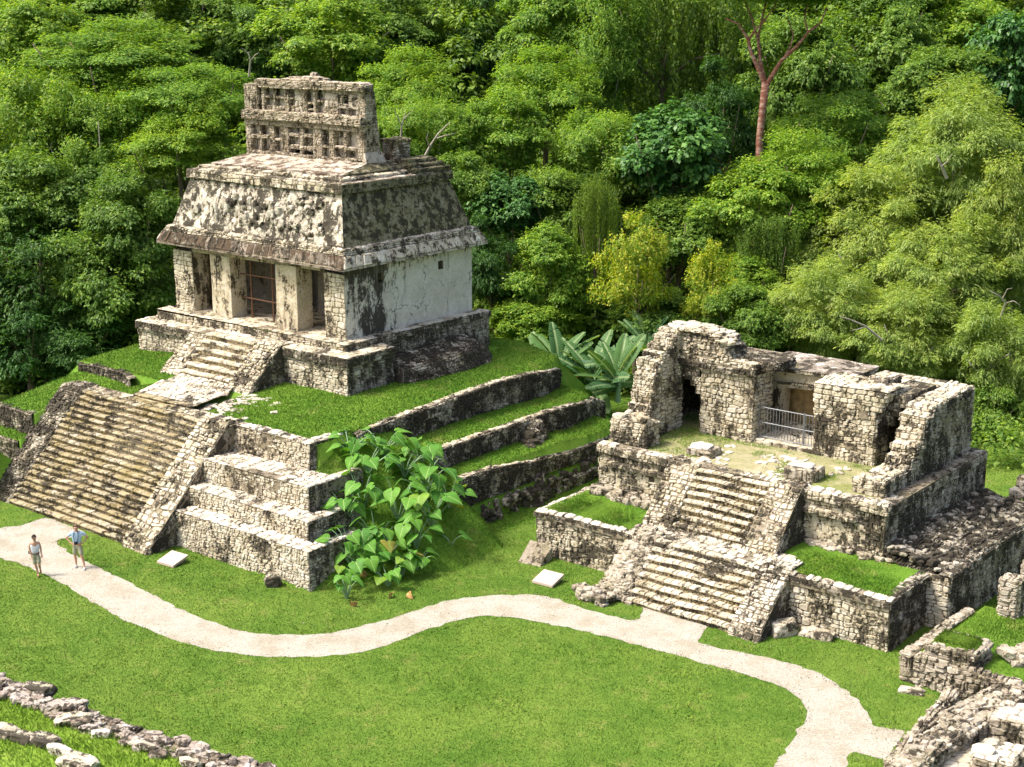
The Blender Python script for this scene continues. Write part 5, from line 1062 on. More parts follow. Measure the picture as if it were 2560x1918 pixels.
# red barked tree
D = 92; b0 = aty(1636, 420, D); gz = float(ground_z(b0[0], D)); ro = empty('red_barked_tree', (b0[0], D, gz), 0, label='tall bare forked tree with reddish peeling bark', cat='tree')
def rp(pts, dys=None): return [tuple(A(*aty(x, y, D+(dys[i] if dys else 0))) - A(b0[0], D, gz)) for i, (x, y) in enumerate(pts)]
mb = MB(); up_ = rp([(1640, 362), (1641, 300), (1647, 240), (1654, 180)])
tube(mb, [(up_[0][0]-.1, 0, -.5)] + up_, [.30, .23, .22, .21, .25], k=12); mb.build('trunk', [M['redbark']], ro, smooth=True)
for pts, rd, dy in (([(1654, 185), (1640, 152), (1622, 112), (1616, 85), (1596, 52), (1568, 40)], [.24, .19, .15, .14, .09, .06], [0, .1, .3, .5, .6, .8]), ([(1616, 88), (1634, 62), (1655, 44)], [.13, .08, .04], [.5, .2, 0]),
    ([(1652, 180), (1642, 130), (1638, 80), (1646, 40), (1658, -10)], [.2, .15, .12, .09, .06], [0, .5, .8, 1, 1]), ([(1656, 184), (1688, 132), (1722, 100), (1746, 70), (1774, 48), (1786, 15)], [.22, .16, .13, .10, .08, .04], [0, -.4, -.8, -1, -1, -1]),
    ([(1690, 132), (1706, 105), (1714, 76), (1702, 40)], [.11, .08, .06, .03], [-.4, 0, .2, .3]), ([(1640, 100), (1625, 40), (1600, -15)], [.1, .07, .04], [.6, 1, 1.5]), ([(1646, 50), (1670, 20), (1690, -20)], [.08, .05, .03], [1, .6, .3]), ([(1746, 72), (1738, 40), (1745, 5)], [.08, .05, .03], [-1, -.6, -.4])):
    rd = [q_*.74 for q_ in rd]; mb = MB(); tube(mb, rp(pts, dy), rd, k=9); mb.build('limb', [M['redbark']], ro, smooth=True)
c = link('crown', KIND['sprig'][0], ro); q = aty(1680, -22, D+1); c.location = (q[0]-b0[0], 1, q[2]-gz); c.scale = (1.1, .8, .34)
# a few bare pale branches showing in the wood
def bare(pts, D, rad, label, subs=()):
    b = aty(*pts[0], D); o = empty('bare_branch', b, 0, label=label, cat='branch'); mb = MB()
    def loc(p, dd): return tuple(A(*aty(p[0], p[1], D+dd))-A(*b))
    tube(mb, [loc(p, -.3*i) for i, p in enumerate(pts)], [rad*(1-.75*i/(len(pts)-1)) for i in range(len(pts))], k=6)
    for sp in subs: tube(mb, [loc(p, -.3*i-.3) for i, p in enumerate(sp)], [rad*(.5-.38*i/(len(sp)-1)) for i in range(len(sp))], k=5)
    mb.build('wood', [M['palebark']], o, smooth=True)
bare([(915, 345), (928, 318), (946, 290), (972, 264)], 83, .09, 'slanting pale bare branch in the trees right of the temple roof', [[(940, 300), (962, 293), (984, 288)], [(928, 318), (922, 300), (925, 284)]])
bare([(866, 300), (868, 270), (876, 244)], 84, .07, 'small pale forked stems beside the right side of the roof comb', [[(868, 272), (858, 250), (852, 238)], [(872, 258), (884, 246), (892, 240)]])
bare([(538, 165), (541, 130), (536, 112)], 90, .08, 'pale forked branch in the dark gap left of the roof comb', [[(541, 132), (552, 118), (560, 114)], [(539, 120), (528, 108), (522, 104)]])
bare([(1905, 735), (1870, 705), (1835, 690), (1815, 684)], 71.5, .07, 'long pale bare branch leaning over the back wall of the ruined temple', [[(1870, 706), (1852, 712), (1838, 714)]])
bare([(2160, 690), (2172, 655), (2160, 640), (2138, 628)], 74, .06, 'tangle of pale bare twigs near the right edge', [[(2172, 655), (2190, 650), (2204, 660)], [(2166, 645), (2176, 625), (2188, 622)]])
bare([(2045, 385), (2030, 350), (2022, 335)], 80, .09, 'pale bare limb inside the tallest feathery tree', [[(2034, 360), (2048, 348), (2055, 335)]])
# undergrowth and background wood
def under():
    r = np.random.default_rng(40); k = 5200
    x = r.uniform(-52, 58, k); y = r.uniform(83, 150, k)**1.0; z = ground_z(x, y) + r.uniform(.1, 1, k)*np.where(y > 112, 10, 4.2)
    keep = (np.abs(x)/y < .42); x, y, z = x[keep], y[keep], z[keep]; k = len(x); cen = np.stack([x, y, z], 1); lr = r.uniform(.9, 2.0, k)
    n = 150; li = np.repeat(np.arange(k), n); d = unit(r, len(li)); d[:, 2] = np.abs(d[:, 2])*1.0-.15
    P = cen[li]+d*(lr[li]*(.6+.45*r.random(len(li))))[:, None]*np.array([1, 1, .75]); L = .42*r.uniform(.6, 1.4, len(li))
    N = d*.6+np.array([0, 0, .6])+unit(r, len(li))*.4; V, F = leaves(P, N, L, L*.5, d+unit(r, len(li))*.7+np.array([0, 0, -.3]))
    link('undergrowth', np_mesh('undergrowth', V, F, G2), label='dense green undergrowth covering the hillside between the trees', cat='undergrowth', kind='stuff')
under()
def ferns():
    r = np.random.default_rng(41); k = 420; x = r.uniform(-34, 30, k); y = np.where(x < -12, r.uniform(81, 86, k), np.where(x < 12, r.uniform(80.5, 85, k), r.uniform(74, 82, k)))
    x[:110] = r.uniform(14, 30, 110); y[:110] = r.uniform(67, 77, 110)
    z = ground_z(x, y)+r.uniform(.0, 1.1, k); cen = np.stack([x, y, z], 1); lr = r.uniform(.5, 1.2, k); n = 110; li = np.repeat(np.arange(k), n); d = unit(r, len(li)); d[:, 2] = np.abs(d[:, 2])
    P = cen[li]+d*(lr[li]*(.6+.45*r.random(len(li))))[:, None]; L = .26*r.uniform(.6, 1.4, len(li)); V, F = leaves(P, d*.6+np.array([0, 0, .6])+unit(r, len(li))*.4, L, L*.5, d+unit(r, len(li))*.7)
    link('shrubs', np_mesh('shrubs', V, F, G2), label='low leafy shrubs along the edge of the wood', cat='shrubs', kind='stuff')
ferns()
# ------------------------------------------------------------------ ELEPHANT EAR PLANTS AND BANANAS
def veinmat(name, c1, c2, vein, kf, trans=.3):
    m, n, b = newmat(name); g = NG(n); b.inputs['Roughness'].default_value = .55; b.inputs['Specular IOR Level'].default_value = .22
    sp = n.nodes.new('ShaderNodeSeparateXYZ'); n.links.new(g.tc, sp.inputs[0]); ax = g.math('ABSOLUTE', sp.outputs[0])
    s = g.math('SINE', g.math('MULTIPLY', g.math('SUBTRACT', sp.outputs[1], g.math('MULTIPLY', ax, .55)), kf)); vm = g.ramp(s, [(.86, 0.0), (.98, 1.0)])
    mid = g.ramp(ax, [(.012, 1.0), (.028, 0.0)]); base = g.ramp(g.objrand(), [(0, c1), (.9, c2), (.97, (c2[0]*1.7, c2[1]*1.1, c2[2])), (1, (.34, .26, .06))]); base = g.mix(.6, base, g.ramp(g.noise(3, 3), [(.3, .6), (.7, 1.4)]), 'MULTIPLY')
    base = g.mix(g.math('MAXIMUM', g.math('MULTIPLY', vm, .55), mid), base, vein)
    n.links.new(base, b.inputs['Base Color']); tr = n.nodes.new('ShaderNodeBsdfTranslucent'); n.links.new(g.mix(1.0, base, (1.5, 1.5, .5), 'MULTIPLY'), tr.inputs[0])
    mx = n.nodes.new('ShaderNodeMixShader'); mx.inputs[0].default_value = trans; n.links.new(b.outputs[0], mx.inputs[1]); n.links.new(tr.outputs[0], mx.inputs[2]); n.links.new(mx.outputs[0], n.nodes['Material Output'].inputs[0]); return m
M['ear'] = veinmat('elephant ear leaf', (.055, .19, .02), (.12, .29, .03), (.26, .42, .12), 46)
M['banana'] = veinmat('banana leaf', (.04, .12, .045), (.10, .21, .05), (.30, .40, .19), 120)
M['stalk'] = simple('leaf stalk', (.22, .34, .18), .5); M['deadleaf'] = simple('withered leaf', (.45, .26, .10), .8, 0, .2, 9, .4)
def ear_mesh(seed, mat='ear'):
    r = random.Random(seed); V = []; F = []; n = 17; ks = 5
    for side in (1, -1):
        b0_ = len(V)
        for i in range(n+1):
            t = -.24+1.24*i/n
            wd = .40*math.sqrt(max(0, 1-((t-.10)/.36)**2)) if t < .10 else .40*(1-((t-.10)/.9)**1.35)
            x0 = 0 if t > 0 else .02-t*.28
            wd = max(wd, x0+.005) + r.uniform(-.012, .012)*(i not in (0, n))
            for k in range(ks+1):
                s = k/ks; x = x0+(wd-x0)*s; z = .10*s*(wd/.4) + .022*math.sin((t-.5*s*.4)*46)*s - .28*max(0, t)**2 - .35*min(0, t)**2 - .06*s*s + r.uniform(-.006, .006)
                V.append((side*x, t, z))
        for i in range(n):
            for k in range(ks):
                q = (b0_+i*(ks+1)+k, b0_+i*(ks+1)+k+1, b0_+(i+1)*(ks+1)+k+1, b0_+(i+1)*(ks+1)+k); F.append(q if side > 0 else q[::-1])
    return np_mesh('elephant ear leaf', V, F, M[mat], True)
EARS = [ear_mesh(i) for i in range(4)]; EDEAD = ear_mesh(9, 'deadleaf')
def ear_plant(p, n, hgt, spread, lf, label, seed, z=None):
    r = random.Random(seed); o = empty('elephant_ear_plant', p, 0, label=label, cat='plant', group='elephant ear plants on the slope between the temples')
    n = n+4 if n > 2 else n
    for i in range(n):
        a = -math.pi/2 + (i-(n-1)/2)*(5.6/n)+r.uniform(-.35, .35); s = spread*r.uniform(.45, 1.1); h = hgt*r.uniform(.6, 1.15)
        tip = A(math.cos(a)*s, math.sin(a)*s, h); mb = MB(); tube(mb, [(0, 0, -.1), tuple(tip*A(.35, .35, .55)), tuple(tip*A(.75, .75, .9)), tuple(tip)], [.035, .028, .02, .014], k=6); mb.build('stalk', [M['stalk']], o, smooth=True)
        l = link('leaf', EARS[r.randrange(4)], o); L = lf*r.uniform(.42, .80); l.scale = (L*1.28, L*.9, L*.8); l.location = tip
        l.rotation_euler = (R(-r.uniform(0, 38)), R(r.uniform(-22, 22)), a-math.pi/2+r.uniform(-.7, .7))
    return o
def Mz(x, y): return ((780+x*440/1519)/1.15732, (1060+y*480/1657)/1.15732)
ep = [((300, 1505), 4, 1.0, .55, .62, 'small plant nearest the path, lowest left'), ((440, 770), 5, 1.35, .9, 1.0, 'plant with a leaf leaning over the second terrace wall'), ((740, 870), 7, 1.4, 1.0, 1.0, 'plant in the middle of the clump'),
      ((1035, 930), 6, 1.35, 1.0, 1.05, 'plant with bare pale stalks on the right side'), ((780, 1350), 5, 1.0, .8, .85, 'low plant with drooping yellowed leaves'), ((330, 1190), 6, 1.2, .9, .95, 'plant beside the lowest terrace wall'), ((1200, 1070), 2, .5, .5, 1.0, 'lone leaf lying out on the grass slope to the right'),
      ((560, 1130), 6, 1.3, .9, .95, 'leafy plant just above the drooping one'), ((480, 480), 7, 1.1, 1.0, 1.05, 'large leaved plant near the top left of the clump'), ((800, 480), 7, 1.1, 1.0, 1.05, 'large leaved plant high on the right'), ((620, 300), 7, .9, 1.1, .9, 'topmost plant touching the upper terrace wall'),
      ((980, 640), 6, 1.3, 1.0, 1.0, 'plant with tall leaves near the right edge of the clump'), ((330, 320), 5, .8, .9, .9, 'plant squeezed against the topmost terrace corner'), ((1180, 720), 5, 1.1, .9, 1.05, 'outermost right plant of the clump'), ((900, 1120), 6, 1.2, .9, .95, 'plant in the lower right of the clump'), ((300, 900), 5, 1.1, .8, .9, 'plant hugging the third terrace corner'), ((560, 1340), 5, .95, .8, .85, 'short plant between the drooping one and the wall corner'), ((430, 1260), 5, 1.0, .8, .85, 'plant in front of the lowest wall corner'), ((680, 1200), 6, 1.1, .9, .9, 'plant in the lower middle of the clump'), ((380, 1380), 6, .85, .8, .8, 'low plant between the smallest one and the lowest wall corner'), ((660, 1400), 5, .7, .7, .75, 'low plant at the bottom edge of the clump above the curled brown leaf'), ((900, 1300), 5, .8, .8, .8, 'low plant at the bottom right of the clump'), ((960, 350), 5, .8, .9, 1.0, 'plant reaching the middle flank wall')]
def on_mound(px, py):
    lo, hi = -.3, 6.0
    for z in np.linspace(5.5, -.2, 60):
        p = atz(px, py, float(z)); l = toL('S', p)
        if float(mound(l[0], l[1])) >= z: return (p[0], p[1], float(max(mound(l[0], l[1]), 0)))
    return atz(px, py, 0)
for i, ((x, y), n, h, s, lf, lab) in enumerate(ep):
    p = on_mound(*Mz(x, y)); ear_plant(p, n, h, s, lf, 'elephant ear: ' + lab if False else lab[0] + lab[1:], 60+i)
for i, (x, y) in enumerate(((360, 1580), (690, 1500), (840, 1500), (430, 1370), (335, 600), (590, 1250))):
    p = on_mound(*Mz(x, y)); o = link('withered_leaf', EDEAD, None, label=['orange withered leaf on a stalk nearest the path', 'curled brown leaf hanging below the elephant ears', 'small dead leaf on the lawn right of the curled brown one', 'folded orange leaf beside the lowest wall', 'rusty dead leaf by the second terrace corner', 'small orange dead leaf low in the clump'][i], cat='leaf')
    o.location = (p[0], p[1], p[2]+.16+(.5 if i > 3 else 0)); o.scale = (.34, .4, .8); o.rotation_euler = (R(-60), R(20*i), i*1.3)
def banana_mesh(seed, mat='banana'):
    r = random.Random(seed); V = []; F = []; n = 30
    for side in (1, -1):
        lastgap = 0
        for i in range(n):
            t0_, t1_ = i/n, (i+1)/n
            w0, w1 = [.13*(math.sin(math.pi*min(1, t*.93+.05))**.55) for t in (t0_, t1_)]
            torn = r.random() < .16; dz = -r.uniform(.0, .07) if torn else 0; g = .35/n if torn else 0
            k = len(V)
            for t, w_ in ((t0_+g, w0), (t1_, w1)):
                zc_ = -.30*t*t
                V += [(0, t, zc_), (side*w_*.5, t+w_*.12, zc_+.035+dz*.3), (side*w_, t+w_*.3, zc_+.02+dz)]
            for a in (0, 1): q = (k+a, k+a+1, k+a+4, k+a+3); F.append(q if side > 0 else q[::-1])
    return np_mesh('banana leaf', V, F, M[mat], True)
BAN = [banana_mesh(i) for i in range(3)]; BDEAD = banana_mesh(7, 'deadleaf')
def banana(p, angs, L, hs, label, seed):
    r = random.Random(seed); o = empty('banana_plant', p, 0, label=label, cat='plant', group='banana plants behind the grassy mound')
    mb = MB(); tube(mb, [(0, 0, -.3), (.03, 0, hs*.6), (0, 0, hs)], [.16, .12, .07], k=8); mb.build('stem', [M['stalk']], o, smooth=True)
    for i, (a, tilt) in enumerate(angs):
        l = link('leaf', (BDEAD if (i == len(angs)-1 and seed % 2) else BAN[i % 3]), o); s = L*r.uniform(.8, 1.15); l.location = (0, 0, hs-.05*i); l.scale = (s*1.25, s, s)
        l.rotation_euler = (Matrix.Rotation(R(a), 3, 'Z') @ Matrix.Rotation(R(tilt), 3, 'X') @ Matrix.Rotation(R(r.uniform(-50, 50)), 3, 'Y')).to_euler()
for i, (px, py, D_, hs, L, lab) in enumerate(((1285, 815, 76, 1.2, 2.6, 'banana plant in the middle of the group with upright leaves'), (1205, 790, 77, 1.0, 2.5, 'banana plant at the left of the group, leaves leaning left'), (1335, 815, 74.5, 1.0, 2.2, 'banana plant partly hidden by the ruined arch'), (1400, 745, 79, 1.6, 2.0, 'banana plant showing above the ruined arch'), (1250, 840, 75.5, .8, 2.0, 'lowest banana plant with dark drooping leaves'))):
    p = aty(px, py, D_); rr2 = random.Random(i+3); ang = [((j-3.5)*24+rr2.uniform(-12, 12), rr2.uniform(42, 74)) for j in range(8)] + [(rr2.uniform(100, 260), 30), (rr2.uniform(100, 260), 20), (rr2.uniform(0, 360), -5)]
    if i == 4: ang = [(a, t-35) for a, t in ang]
    banana((p[0], p[1], max(0, p[2]-hs)), ang, L, hs, lab, i)
# ------------------------------------------------------------------ GRASS BLADES
def project(P):
    z = P[:, 2]-CAMH; c, s = math.cos(PITCH), math.sin(PITCH); d = P[:, 1]*c-z*s; u = P[:, 1]*s+z*c
    return (1280+FPX*P[:, 0]/d)/1.15732, (959-FPX*u/d)/1.15732
def blades(name, P, h, w_, mat, seed, label, parent=None):
    r = np.random.default_rng(seed); n = len(P); a = r.random(n)*6.283; ln = r.normal(0, .45, (n, 2)); hh = h*r.uniform(.5, 1.4, n)
    sd = np.stack([np.cos(a), np.sin(a), 0*a], 1)*(w_*r.uniform(.6, 1.3, n))[:, None]
    tip = P+np.stack([ln[:, 0]*hh, ln[:, 1]*hh, hh], 1); V = np.stack([P-sd, P+sd, tip], 1).reshape(-1, 3)
    o = link(name, np_mesh(name, V, np.arange(3*n).reshape(n, 3), mat), parent, label=label, cat='grass', kind='stuff'); return o
rg = np.random.default_rng(77)
N_ = 900000; X = rg.uniform(-24, 24, N_); Y = rg.uniform(33, 80, N_); Y = np.where(rg.random(N_) < .35, 33+(Y-33)*.55, Y)
px_, py_ = project(np.stack([X, Y, 0*X], 1)); k = (px_ > -15) & (px_ < 2230) & (py_ < 1672) & (py_ > 800)
X, Y = X[k], Y[k]; k = ~inpoly(X, Y, pathpoly)
for fr_, (u0_, u1_, v0_, v1_) in (('T', (0, 15.1, 0, 11.8)), ('T', (4.5, 11.3, -2, 0)), ('T', (15, 15.95, 2.9, 12)), ('S', (-8, 20, -10.2, 10)), ('S', (.5, 12.2, -11.5, -7))):
    c_, s_ = math.cos(FR[fr_][2]), math.sin(FR[fr_][2]); xx, yy = X-FR[fr_][0], Y-FR[fr_][1]; lu, lv = xx*c_+yy*s_, -xx*s_+yy*c_; k &= ~((lu > u0_) & (lu < u1_) & (lv > v0_) & (lv < v1_))
X, Y = X[k], Y[k]; blades('lawn_grass', np.stack([X, Y, ground_z(X, Y)-.005], 1), .042, .016, M['blade'], 1, 'short mown grass covering the plaza lawn')
N_ = 420000; U = rg.uniform(-4, 23, N_); Vv = rg.uniform(-11.5, 12, N_); Z = mound(U, Vv)
k = ~((U > -1.4) & (U < 13.4) & (Vv > -1.5) & (Vv < 9)) & (Z > .02) & ~((U > .6) & (U < 12.2) & (Vv < -7)) & ~((U > 4.7) & (U < 9.1) & (Vv < -3.4) & (Vv > -6.6)) & ~((U > 11.9) & (Vv < -6.95) & (U < 16.9))
du = np.abs(mound(U+.06, Vv)-Z)+np.abs(mound(U-.06, Vv)-Z); k &= du < .25
o_ = blades('mound_grass', np.stack([U[k], Vv[k], Z[k]-.01], 1), .075, .018, M['moundblade'], 2, 'longer green grass growing over the mound of the stepped pyramid'); o_.location = (FR['S'][0], FR['S'][1], 0); o_.rotation_euler.z = FR['S'][2]
# weeds in the lawn and loose pebbles on the path
r = np.random.default_rng(55); m_ = 60000; k = r.integers(0, len(X), m_); wx, wy = X[k]+r.normal(0, .05, m_), Y[k]+r.normal(0, .05, m_)
g_ = fbm(wx*.55, wy*.55, 8.0, 4) + .35*(vnoise(wx*3.1, wy*3.1, 2)-.5); k = (g_ > .60) & ~inpoly(wx, wy, pathpoly)
blades('lawn_weeds', np.stack([wx[k], wy[k], ground_z(wx[k], wy[k])-.005], 1), .075, .02, M['weedblade'], 56, 'yellowish weed patches scattered through the mown lawn')
pe = np.array(pathpoly); n_p = 2600; k = r.integers(0, len(pe)-1, n_p); f_ = r.random((n_p, 1)); base_p = pe[k]*(1-f_)+pe[k+1]*f_ + r.normal(0, .12, (n_p, 2)); far_ = r.random(n_p) < .35
base_p[far_] += r.normal(0, .7, (far_.sum(), 2)); k = (base_p[:, 1] > 30) & (inpoly(base_p[:, 0], base_p[:, 1], pathpoly) | (r.random(n_p) < .35)); base_p = base_p[k]; m_ = len(base_p)
oc = np.array([(1, 0, 0), (0, 1, 0), (-1, 0, 0), (0, -1, 0), (0, 0, .8), (0, 0, -.5)]); sz = r.uniform(.008, .026, (m_, 1, 1))*r.uniform(.7, 1.3, (m_, 6, 3))
V = (oc[None]*sz + np.concatenate([base_p, np.full((m_, 1), .014)], 1)[:, None]).reshape(-1, 3); F0 = np.array([(0, 1, 4), (1, 2, 4), (2, 3, 4), (3, 0, 4), (1, 0, 5), (2, 1, 5), (3, 2, 5), (0, 3, 5)])
link('pebbles', np_mesh('pebbles', V, (F0[None]+6*np.arange(m_)[:, None, None]).reshape(-1, 3), M['rubble']), None, label='loose pebbles scattered along the gravel path', cat='pebbles', kind='stuff')
# grass on the small turf terraces
def turf_blades(rects, key, seed, name, label, h=.07, n=900, z=None):
    Ps = []
    r = np.random.default_rng(seed)
    for (u0_, u1_, v0_, v1_, z_) in rects:
        m_ = int((u1_-u0_)*(v1_-v0_)*n); Ps.append(np.stack([r.uniform(u0_, u1_, m_), r.uniform(v0_, v1_, m_), np.full(m_, z_)], 1))
    o = blades(name, np.concatenate(Ps), h, .016, M['moundblade'], seed, label); o.location = (FR[key][0], FR[key][1], 0); o.rotation_euler.z = FR[key][2]; return o
turf_blades([(.24, 4.5, .2, 3.05, H1-.02), (10.5, 15.0, .2, 3.0, H1+.03)], 'T', 5, 'terrace_grass', 'grass strips on the lower tier of the roofless temple')
r = np.random.default_rng(8); m_ = 26000; U = r.uniform(1, 12.8, m_); W_ = r.uniform(3.6, 9, m_)
g_ = fbm(U*.9, W_*.9, 3.0, 3); k = (g_ > .52) | ((np.abs(W_-6.8) < .3) & (U > 3) & (U < 11)) | ((U > 11) & (W_ > 6)) | ((U < 3) & (W_ < 7))
o_ = blades('court_grass', np.stack([U[k], W_[k], np.full(k.sum(), H2+.03)], 1), .05, .014, M['moundblade'], 9, 'sparse grass on the worn court of the roofless temple'); o_.location = (FR['T'][0], FR['T'][1], 0); o_.rotation_euler.z = FR['T'][2]
r = np.random.default_rng(10); m_ = 60000; S_ = r.random(m_); T_ = r.random(m_); kk = (S_*(n_-1)).astype(int).clip(0, n_-2); f_ = S_*(n_-1)-kk; TVa = np.array(TV)
a_ = TVa[kk]*(1-f_[:, None])+TVa[kk+1]*f_[:, None]; b_ = TVa[kk+n_]*(1-f_[:, None])+TVa[kk+1+n_]*f_[:, None]; Pf = a_*(1-T_[:, None])+b_*T_[:, None]
o_ = blades('terrace_weeds', Pf, .12, .015, M['weedblade'], 11, 'bright yellow green weeds on the bottom left terrace'); o_.location = (base[0], base[1], 0)
r = np.random.default_rng(12); m_ = 30000; o_ = blades('court_weeds', np.stack([r.uniform(.4, 9, m_), r.uniform(.4, 5.4, m_), np.full(m_, .9)], 1), .07, .015, M['moundblade'], 12, 'grass in the walled court at the right edge'); o_.location = (c0[0], c0[1], 0); o_.rotation_euler.z = bw.rotation_euler.z
# ------------------------------------------------------------------ PEOPLE
M['skin'] = simple('skin', (.50, .28, .19), .55, 0, 0, 20, .06); M['hair'] = simple('dark brown hair', (.03, .018, .012), .5); M['greyhair'] = simple('thin brown hair', (.16, .10, .07), .6)
M['blueshirt'] = simple('light blue shirt', (.38, .52, .66), .8, 0, .2, 8, .1); M['whitetop'] = simple('white sleeveless top', (.68, .67, .74), .8, 0, .2, 8, .1); M['khaki'] = simple('khaki shorts', (.32, .31, .22), .85, 0, .2, 8, .12)
M['shoe'] = simple('white and black trainers', (.5, .5, .52), .6, 0, 0, 18, .8); M['black'] = simple('black plastic', (.015, .015, .02), .4); M['sandal'] = simple('brown sandals', (.18, .09, .05), .6)
def skinned(name, V, E_, Rd, mat, parent, sub=2):
    me = bpy.data.meshes.new(name+' rig'); me.from_pydata(V, E_, []); o = bpy.data.objects.new(name+' rig', me); C.objects.link(o)
    md = o.modifiers.new('s', 'SKIN'); md.use_smooth_shade = True
    for i, r_ in enumerate(Rd):
        d = me.skin_vertices[0].data[i]; d.radius = (r_, r_) if isinstance(r_, (int, float)) else r_; d.use_root = (i == 0)
    o.modifiers.new('b', 'SUBSURF').levels = sub
    dg = bpy.context.evaluated_depsgraph_get(); m2 = bpy.data.meshes.new_from_object(o.evaluated_get(dg)); m2.materials.clear(); m2.materials.append(mat)
    bpy.data.objects.remove(o); bpy.data.meshes.remove(me); m2.name = name; return link(name, m2, parent)
def person(loc, rz, J, label, shirt, sleeves, hairm, shoes, lean=0):
    o = empty('person', loc, rz, label=label, cat='person')
    V = [J['pel'], J['waist'], J['chest'], J['neck'], J['headb'], J['head'], J['crown']]; Rd = [(.15, .11), (.125, .10), (.15, .11), .055, .062, (.085, .098), (.055, .065)]; E_ = [(i, i+1) for i in range(6)]
    def chain(st, pts, rds):
        p = st
        for q, r_ in zip(pts, rds): V.append(q); Rd.append(r_); E_.append((p, len(V)-1)); p = len(V)-1
        return p
    for s in 'LR':
        w_ = chain(2, [J['sh'+s], J['el'+s], J['wr'+s]], [.06, .042, .028]); wr = Vector(J['wr'+s]); fd = (Vector(J['hd'+s])-wr).normalized(); sdv = fd.cross(Vector((0, -1, .2))).normalized()
        if sdv.length < .5: sdv = Vector((1, 0, 0))
        pm = len(V); V.append(tuple(wr+fd*.07)); Rd.append((.034, .018)); E_.append((w_, pm))
        for k_, (off, ln) in enumerate(((-.030, .072), (-.010, .085), (.010, .080), (.029, .062))): chain(pm, [tuple(wr+fd*.10+sdv*off), tuple(wr+fd*(.10+ln*.55)+sdv*off*1.15), tuple(wr+fd*(.10+ln)+sdv*off*1.1+Vector((0, -.012, 0)))], [.0095, .0085, .007])
        chain(pm, [tuple(wr+fd*.06-sdv*.045), tuple(wr+fd*.095-sdv*.062)], [.011, .008])
        chain(0, [J['hp'+s], J['kn'+s], J['cf'+s], J['an'+s], J['to'+s]], [.085, .055, .052, .034, .034])
    skinned('body', V, E_, Rd, M['skin'], o)
    b3 = lambda a, b, t: tuple(Vector(J[a]).lerp(Vector(J[b]), t))
    SV = [J['chest'], J['waist'], tuple(Vector(J['pel'])+Vector((0, 0, .03))), b3('chest', 'neck', .78)]; SR = [(.18, .135), (.158, .125), (.165, .125), .078]; SE = [(0, 1), (1, 2), (0, 3)]
    for s in 'LR':
        k_ = len(SV); SV.append(J['sh'+s]); SR.append(.08); SE.append((0, k_))
        if sleeves: SV.append(b3('sh'+s, 'el'+s, .62)); SR.append(.068); SE.append((k_, k_+1))
    skinned('shirt', SV, SE, SR, shirt, o)
    SV = [J['pel'], tuple(Vector(J['pel'])+Vector((0, 0, .09)))]; SR = [(.168, .128), (.15, .12)]; SE = [(0, 1)]
    for s in 'LR': k_ = len(SV); SV += [J['hp'+s], b3('hp'+s, 'kn'+s, .5), b3('hp'+s, 'kn'+s, .88)]; SR += [.105, .098, .092]; SE += [(0, k_), (k_, k_+1), (k_+1, k_+2)]
    skinned('shorts', SV, SE, SR, M['khaki'], o)
    for s in 'LR':
        a, t_ = Vector(J['an'+s]), Vector(J['to'+s]); skinned('shoe', [tuple(a-(t_-a)*.35+Vector((0, 0, -.03))), tuple(a.lerp(t_, .4)+Vector((0, 0, -.012))), tuple(t_+(t_-a)*.25)], [(0, 1), (1, 2)], [(.045, .05), (.047, .045), (.04, .032)], shoes, o)
    h = Vector(J['head']); mb = MB(); import bmesh
    bm = bmesh.new(); bmesh.ops.create_uvsphere(bm, u_segments=16, v_segments=12, radius=1); f3 = Vector(J['face']); vs_ = []
    for v in bm.verts: vs_.append((h.x+v.co.x*.093-f3.x*.018, h.y+v.co.y*.106-f3.y*.018, h.z+.018+v.co.z*.115))
    lim = J['hairline']; fs = [tuple(v.index for v in f.verts) for f in bm.faces if (f.calc_center_median().dot(f3) < lim + f.calc_center_median().z*.9 and f.calc_center_median().z > -.55)]; mb.add(vs_, fs); bm.free()
    mb.build('hair', [hairm], o, smooth=True)
    mb = MB(); sd2 = f3.cross(Vector((0, 0, 1)))
    for q in (-1, 1): c_ = h+f3*.088+sd2*q*.032+Vector((0, 0, .01)); rock(mb, tuple(c_), .012, .012, .008, 0, 0, 1)
    c_ = h+f3*.086-Vector((0, 0, .055)); rock(mb, tuple(c_), .022, .012, .006, 0, 0, 2); mb.build('eyes_and_mouth', [M['hair']], o)
    mb = MB(); rock(mb, tuple(h+f3*.098-Vector((0, 0, .018))), .014, .016, .022, 0, 0, 3)
    for q in (-1, 1): rock(mb, tuple(h+sd2*q*.09), .014, .022, .03, 0, 0, 4)
    mb.build('nose_and_ears', [M['skin']], o, smooth=True); return o
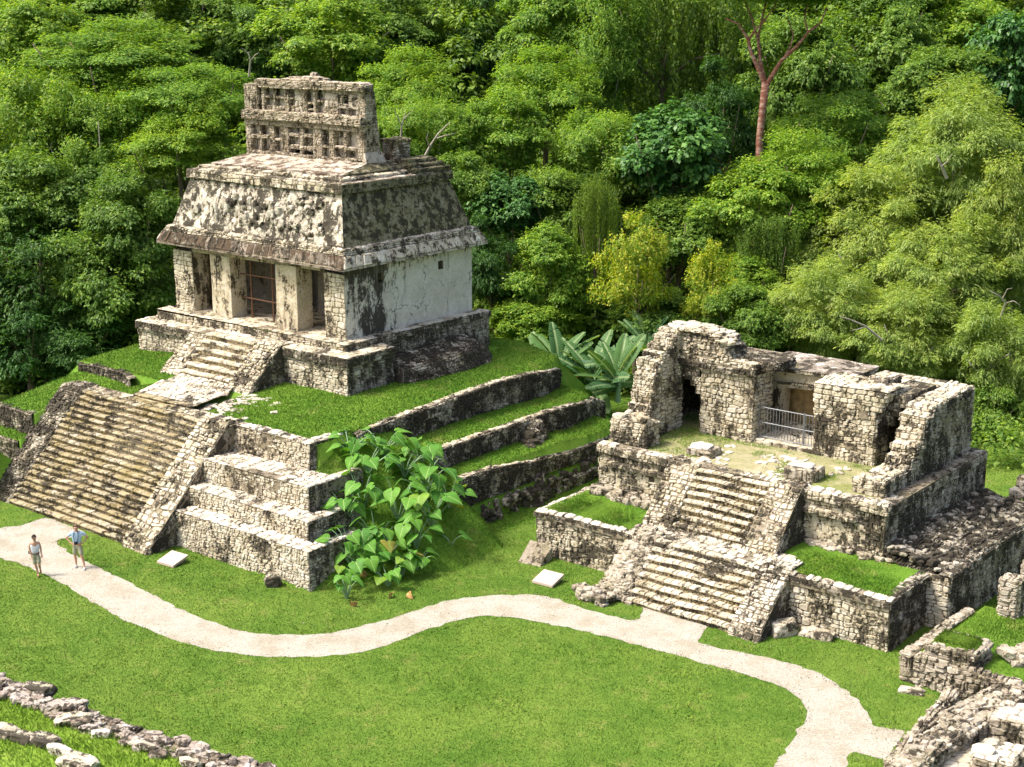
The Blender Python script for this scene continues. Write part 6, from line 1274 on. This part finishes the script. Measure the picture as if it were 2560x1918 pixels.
JM = dict(pel=(0, 0, .93), waist=(0, -.01, 1.08), chest=(0, 0, 1.32), neck=(0, -.01, 1.50), headb=(0, -.015, 1.56), head=(0, -.025, 1.645), crown=(0, -.02, 1.70), face=(.25, -.97, -.1), hairline=-.15,
    shL=(.20, 0, 1.42), elL=(.40, .10, 1.22), wrL=(.24, -.02, 1.06), hdL=(.12, -.10, 1.0), shR=(-.20, 0, 1.42), elR=(-.42, .08, 1.20), wrR=(-.25, -.02, 1.04), hdR=(-.12, -.10, .99),
    hpL=(.10, -.02, .86), knL=(.17, -.14, .48), cfL=(.21, -.13, .34), anL=(.25, -.18, .09), toL=(.27, -.34, .05), hpR=(-.10, 0, .86), knR=(-.12, .0, .48), cfR=(-.12, .06, .34), anR=(-.12, .07, .09), toR=(-.12, -.08, .05))
pm_ = atz(171, 1226, 0); man = person((pm_[0], pm_[1], .0), .05, JM, 'man in light blue shirt and khaki shorts with his hands on his hips', M['blueshirt'], True, M['greyhair'], M['shoe'])
cmo = empty('camera_on_strap', (pm_[0], pm_[1], 0), .05, label='black camera hanging on a dark strap at the chest of the man in blue', cat='camera')
mb = MB(); solid(mb, -.065, .065, -.235, -.165, 1.04, 1.13); tube(mb, [(0, -.22, 1.08), (0, -.29, 1.07)], [.036, .036], k=10); mb.build('camera_body', [M['black']], cmo)
mb = MB(); tube(mb, [(.06, -.18, 1.12), (.09, -.15, 1.32), (.075, -.08, 1.48), (.04, .05, 1.53), (-.04, .05, 1.53), (-.075, -.08, 1.48), (-.09, -.15, 1.32), (-.06, -.18, 1.12)], [.012]*8, k=5); mb.build('strap', [M['black']], cmo)
JW = dict(JM); JW.update(face=(.55, -.83, -.1), hairline=.25, shL=(.165, 0, 1.42), elL=(.21, .03, 1.16), wrL=(.23, -.06, .93), hdL=(.24, -.12, .84), shR=(-.165, 0, 1.42), elR=(-.22, .05, 1.16), wrR=(-.18, -.03, .92), hdR=(-.14, -.08, .83),
    hpL=(.09, -.02, .86), knL=(.12, -.16, .50), cfL=(.12, -.02, .38), anL=(.12, .16, .20), toL=(.13, .10, .08), hpR=(-.08, 0, .86), knR=(-.03, -.08, .48), cfR=(.0, -.06, .34), anR=(.03, -.08, .09), toR=(.05, -.24, .05))
pw = atz(81, 1244, 0); wom = person((pw[0], pw[1], .0), .25, JW, 'woman in white sleeveless top and khaki shorts with short dark hair walking on the path', M['whitetop'], False, M['hair'], M['sandal']); wom.scale = (.95, .95, .95)
mb = MB(); tube(mb, [(-.17, .02, 1.0), (-.12, -.12, .985), (0, -.16, .98), (.12, -.12, .985), (.17, .02, 1.0)], [.018]*5, k=6); rock(mb, (-.22, .06, 1.02), .06, .05, .06, 0, 0, 3); mb.build('belt_bag', [M['black']], wom)
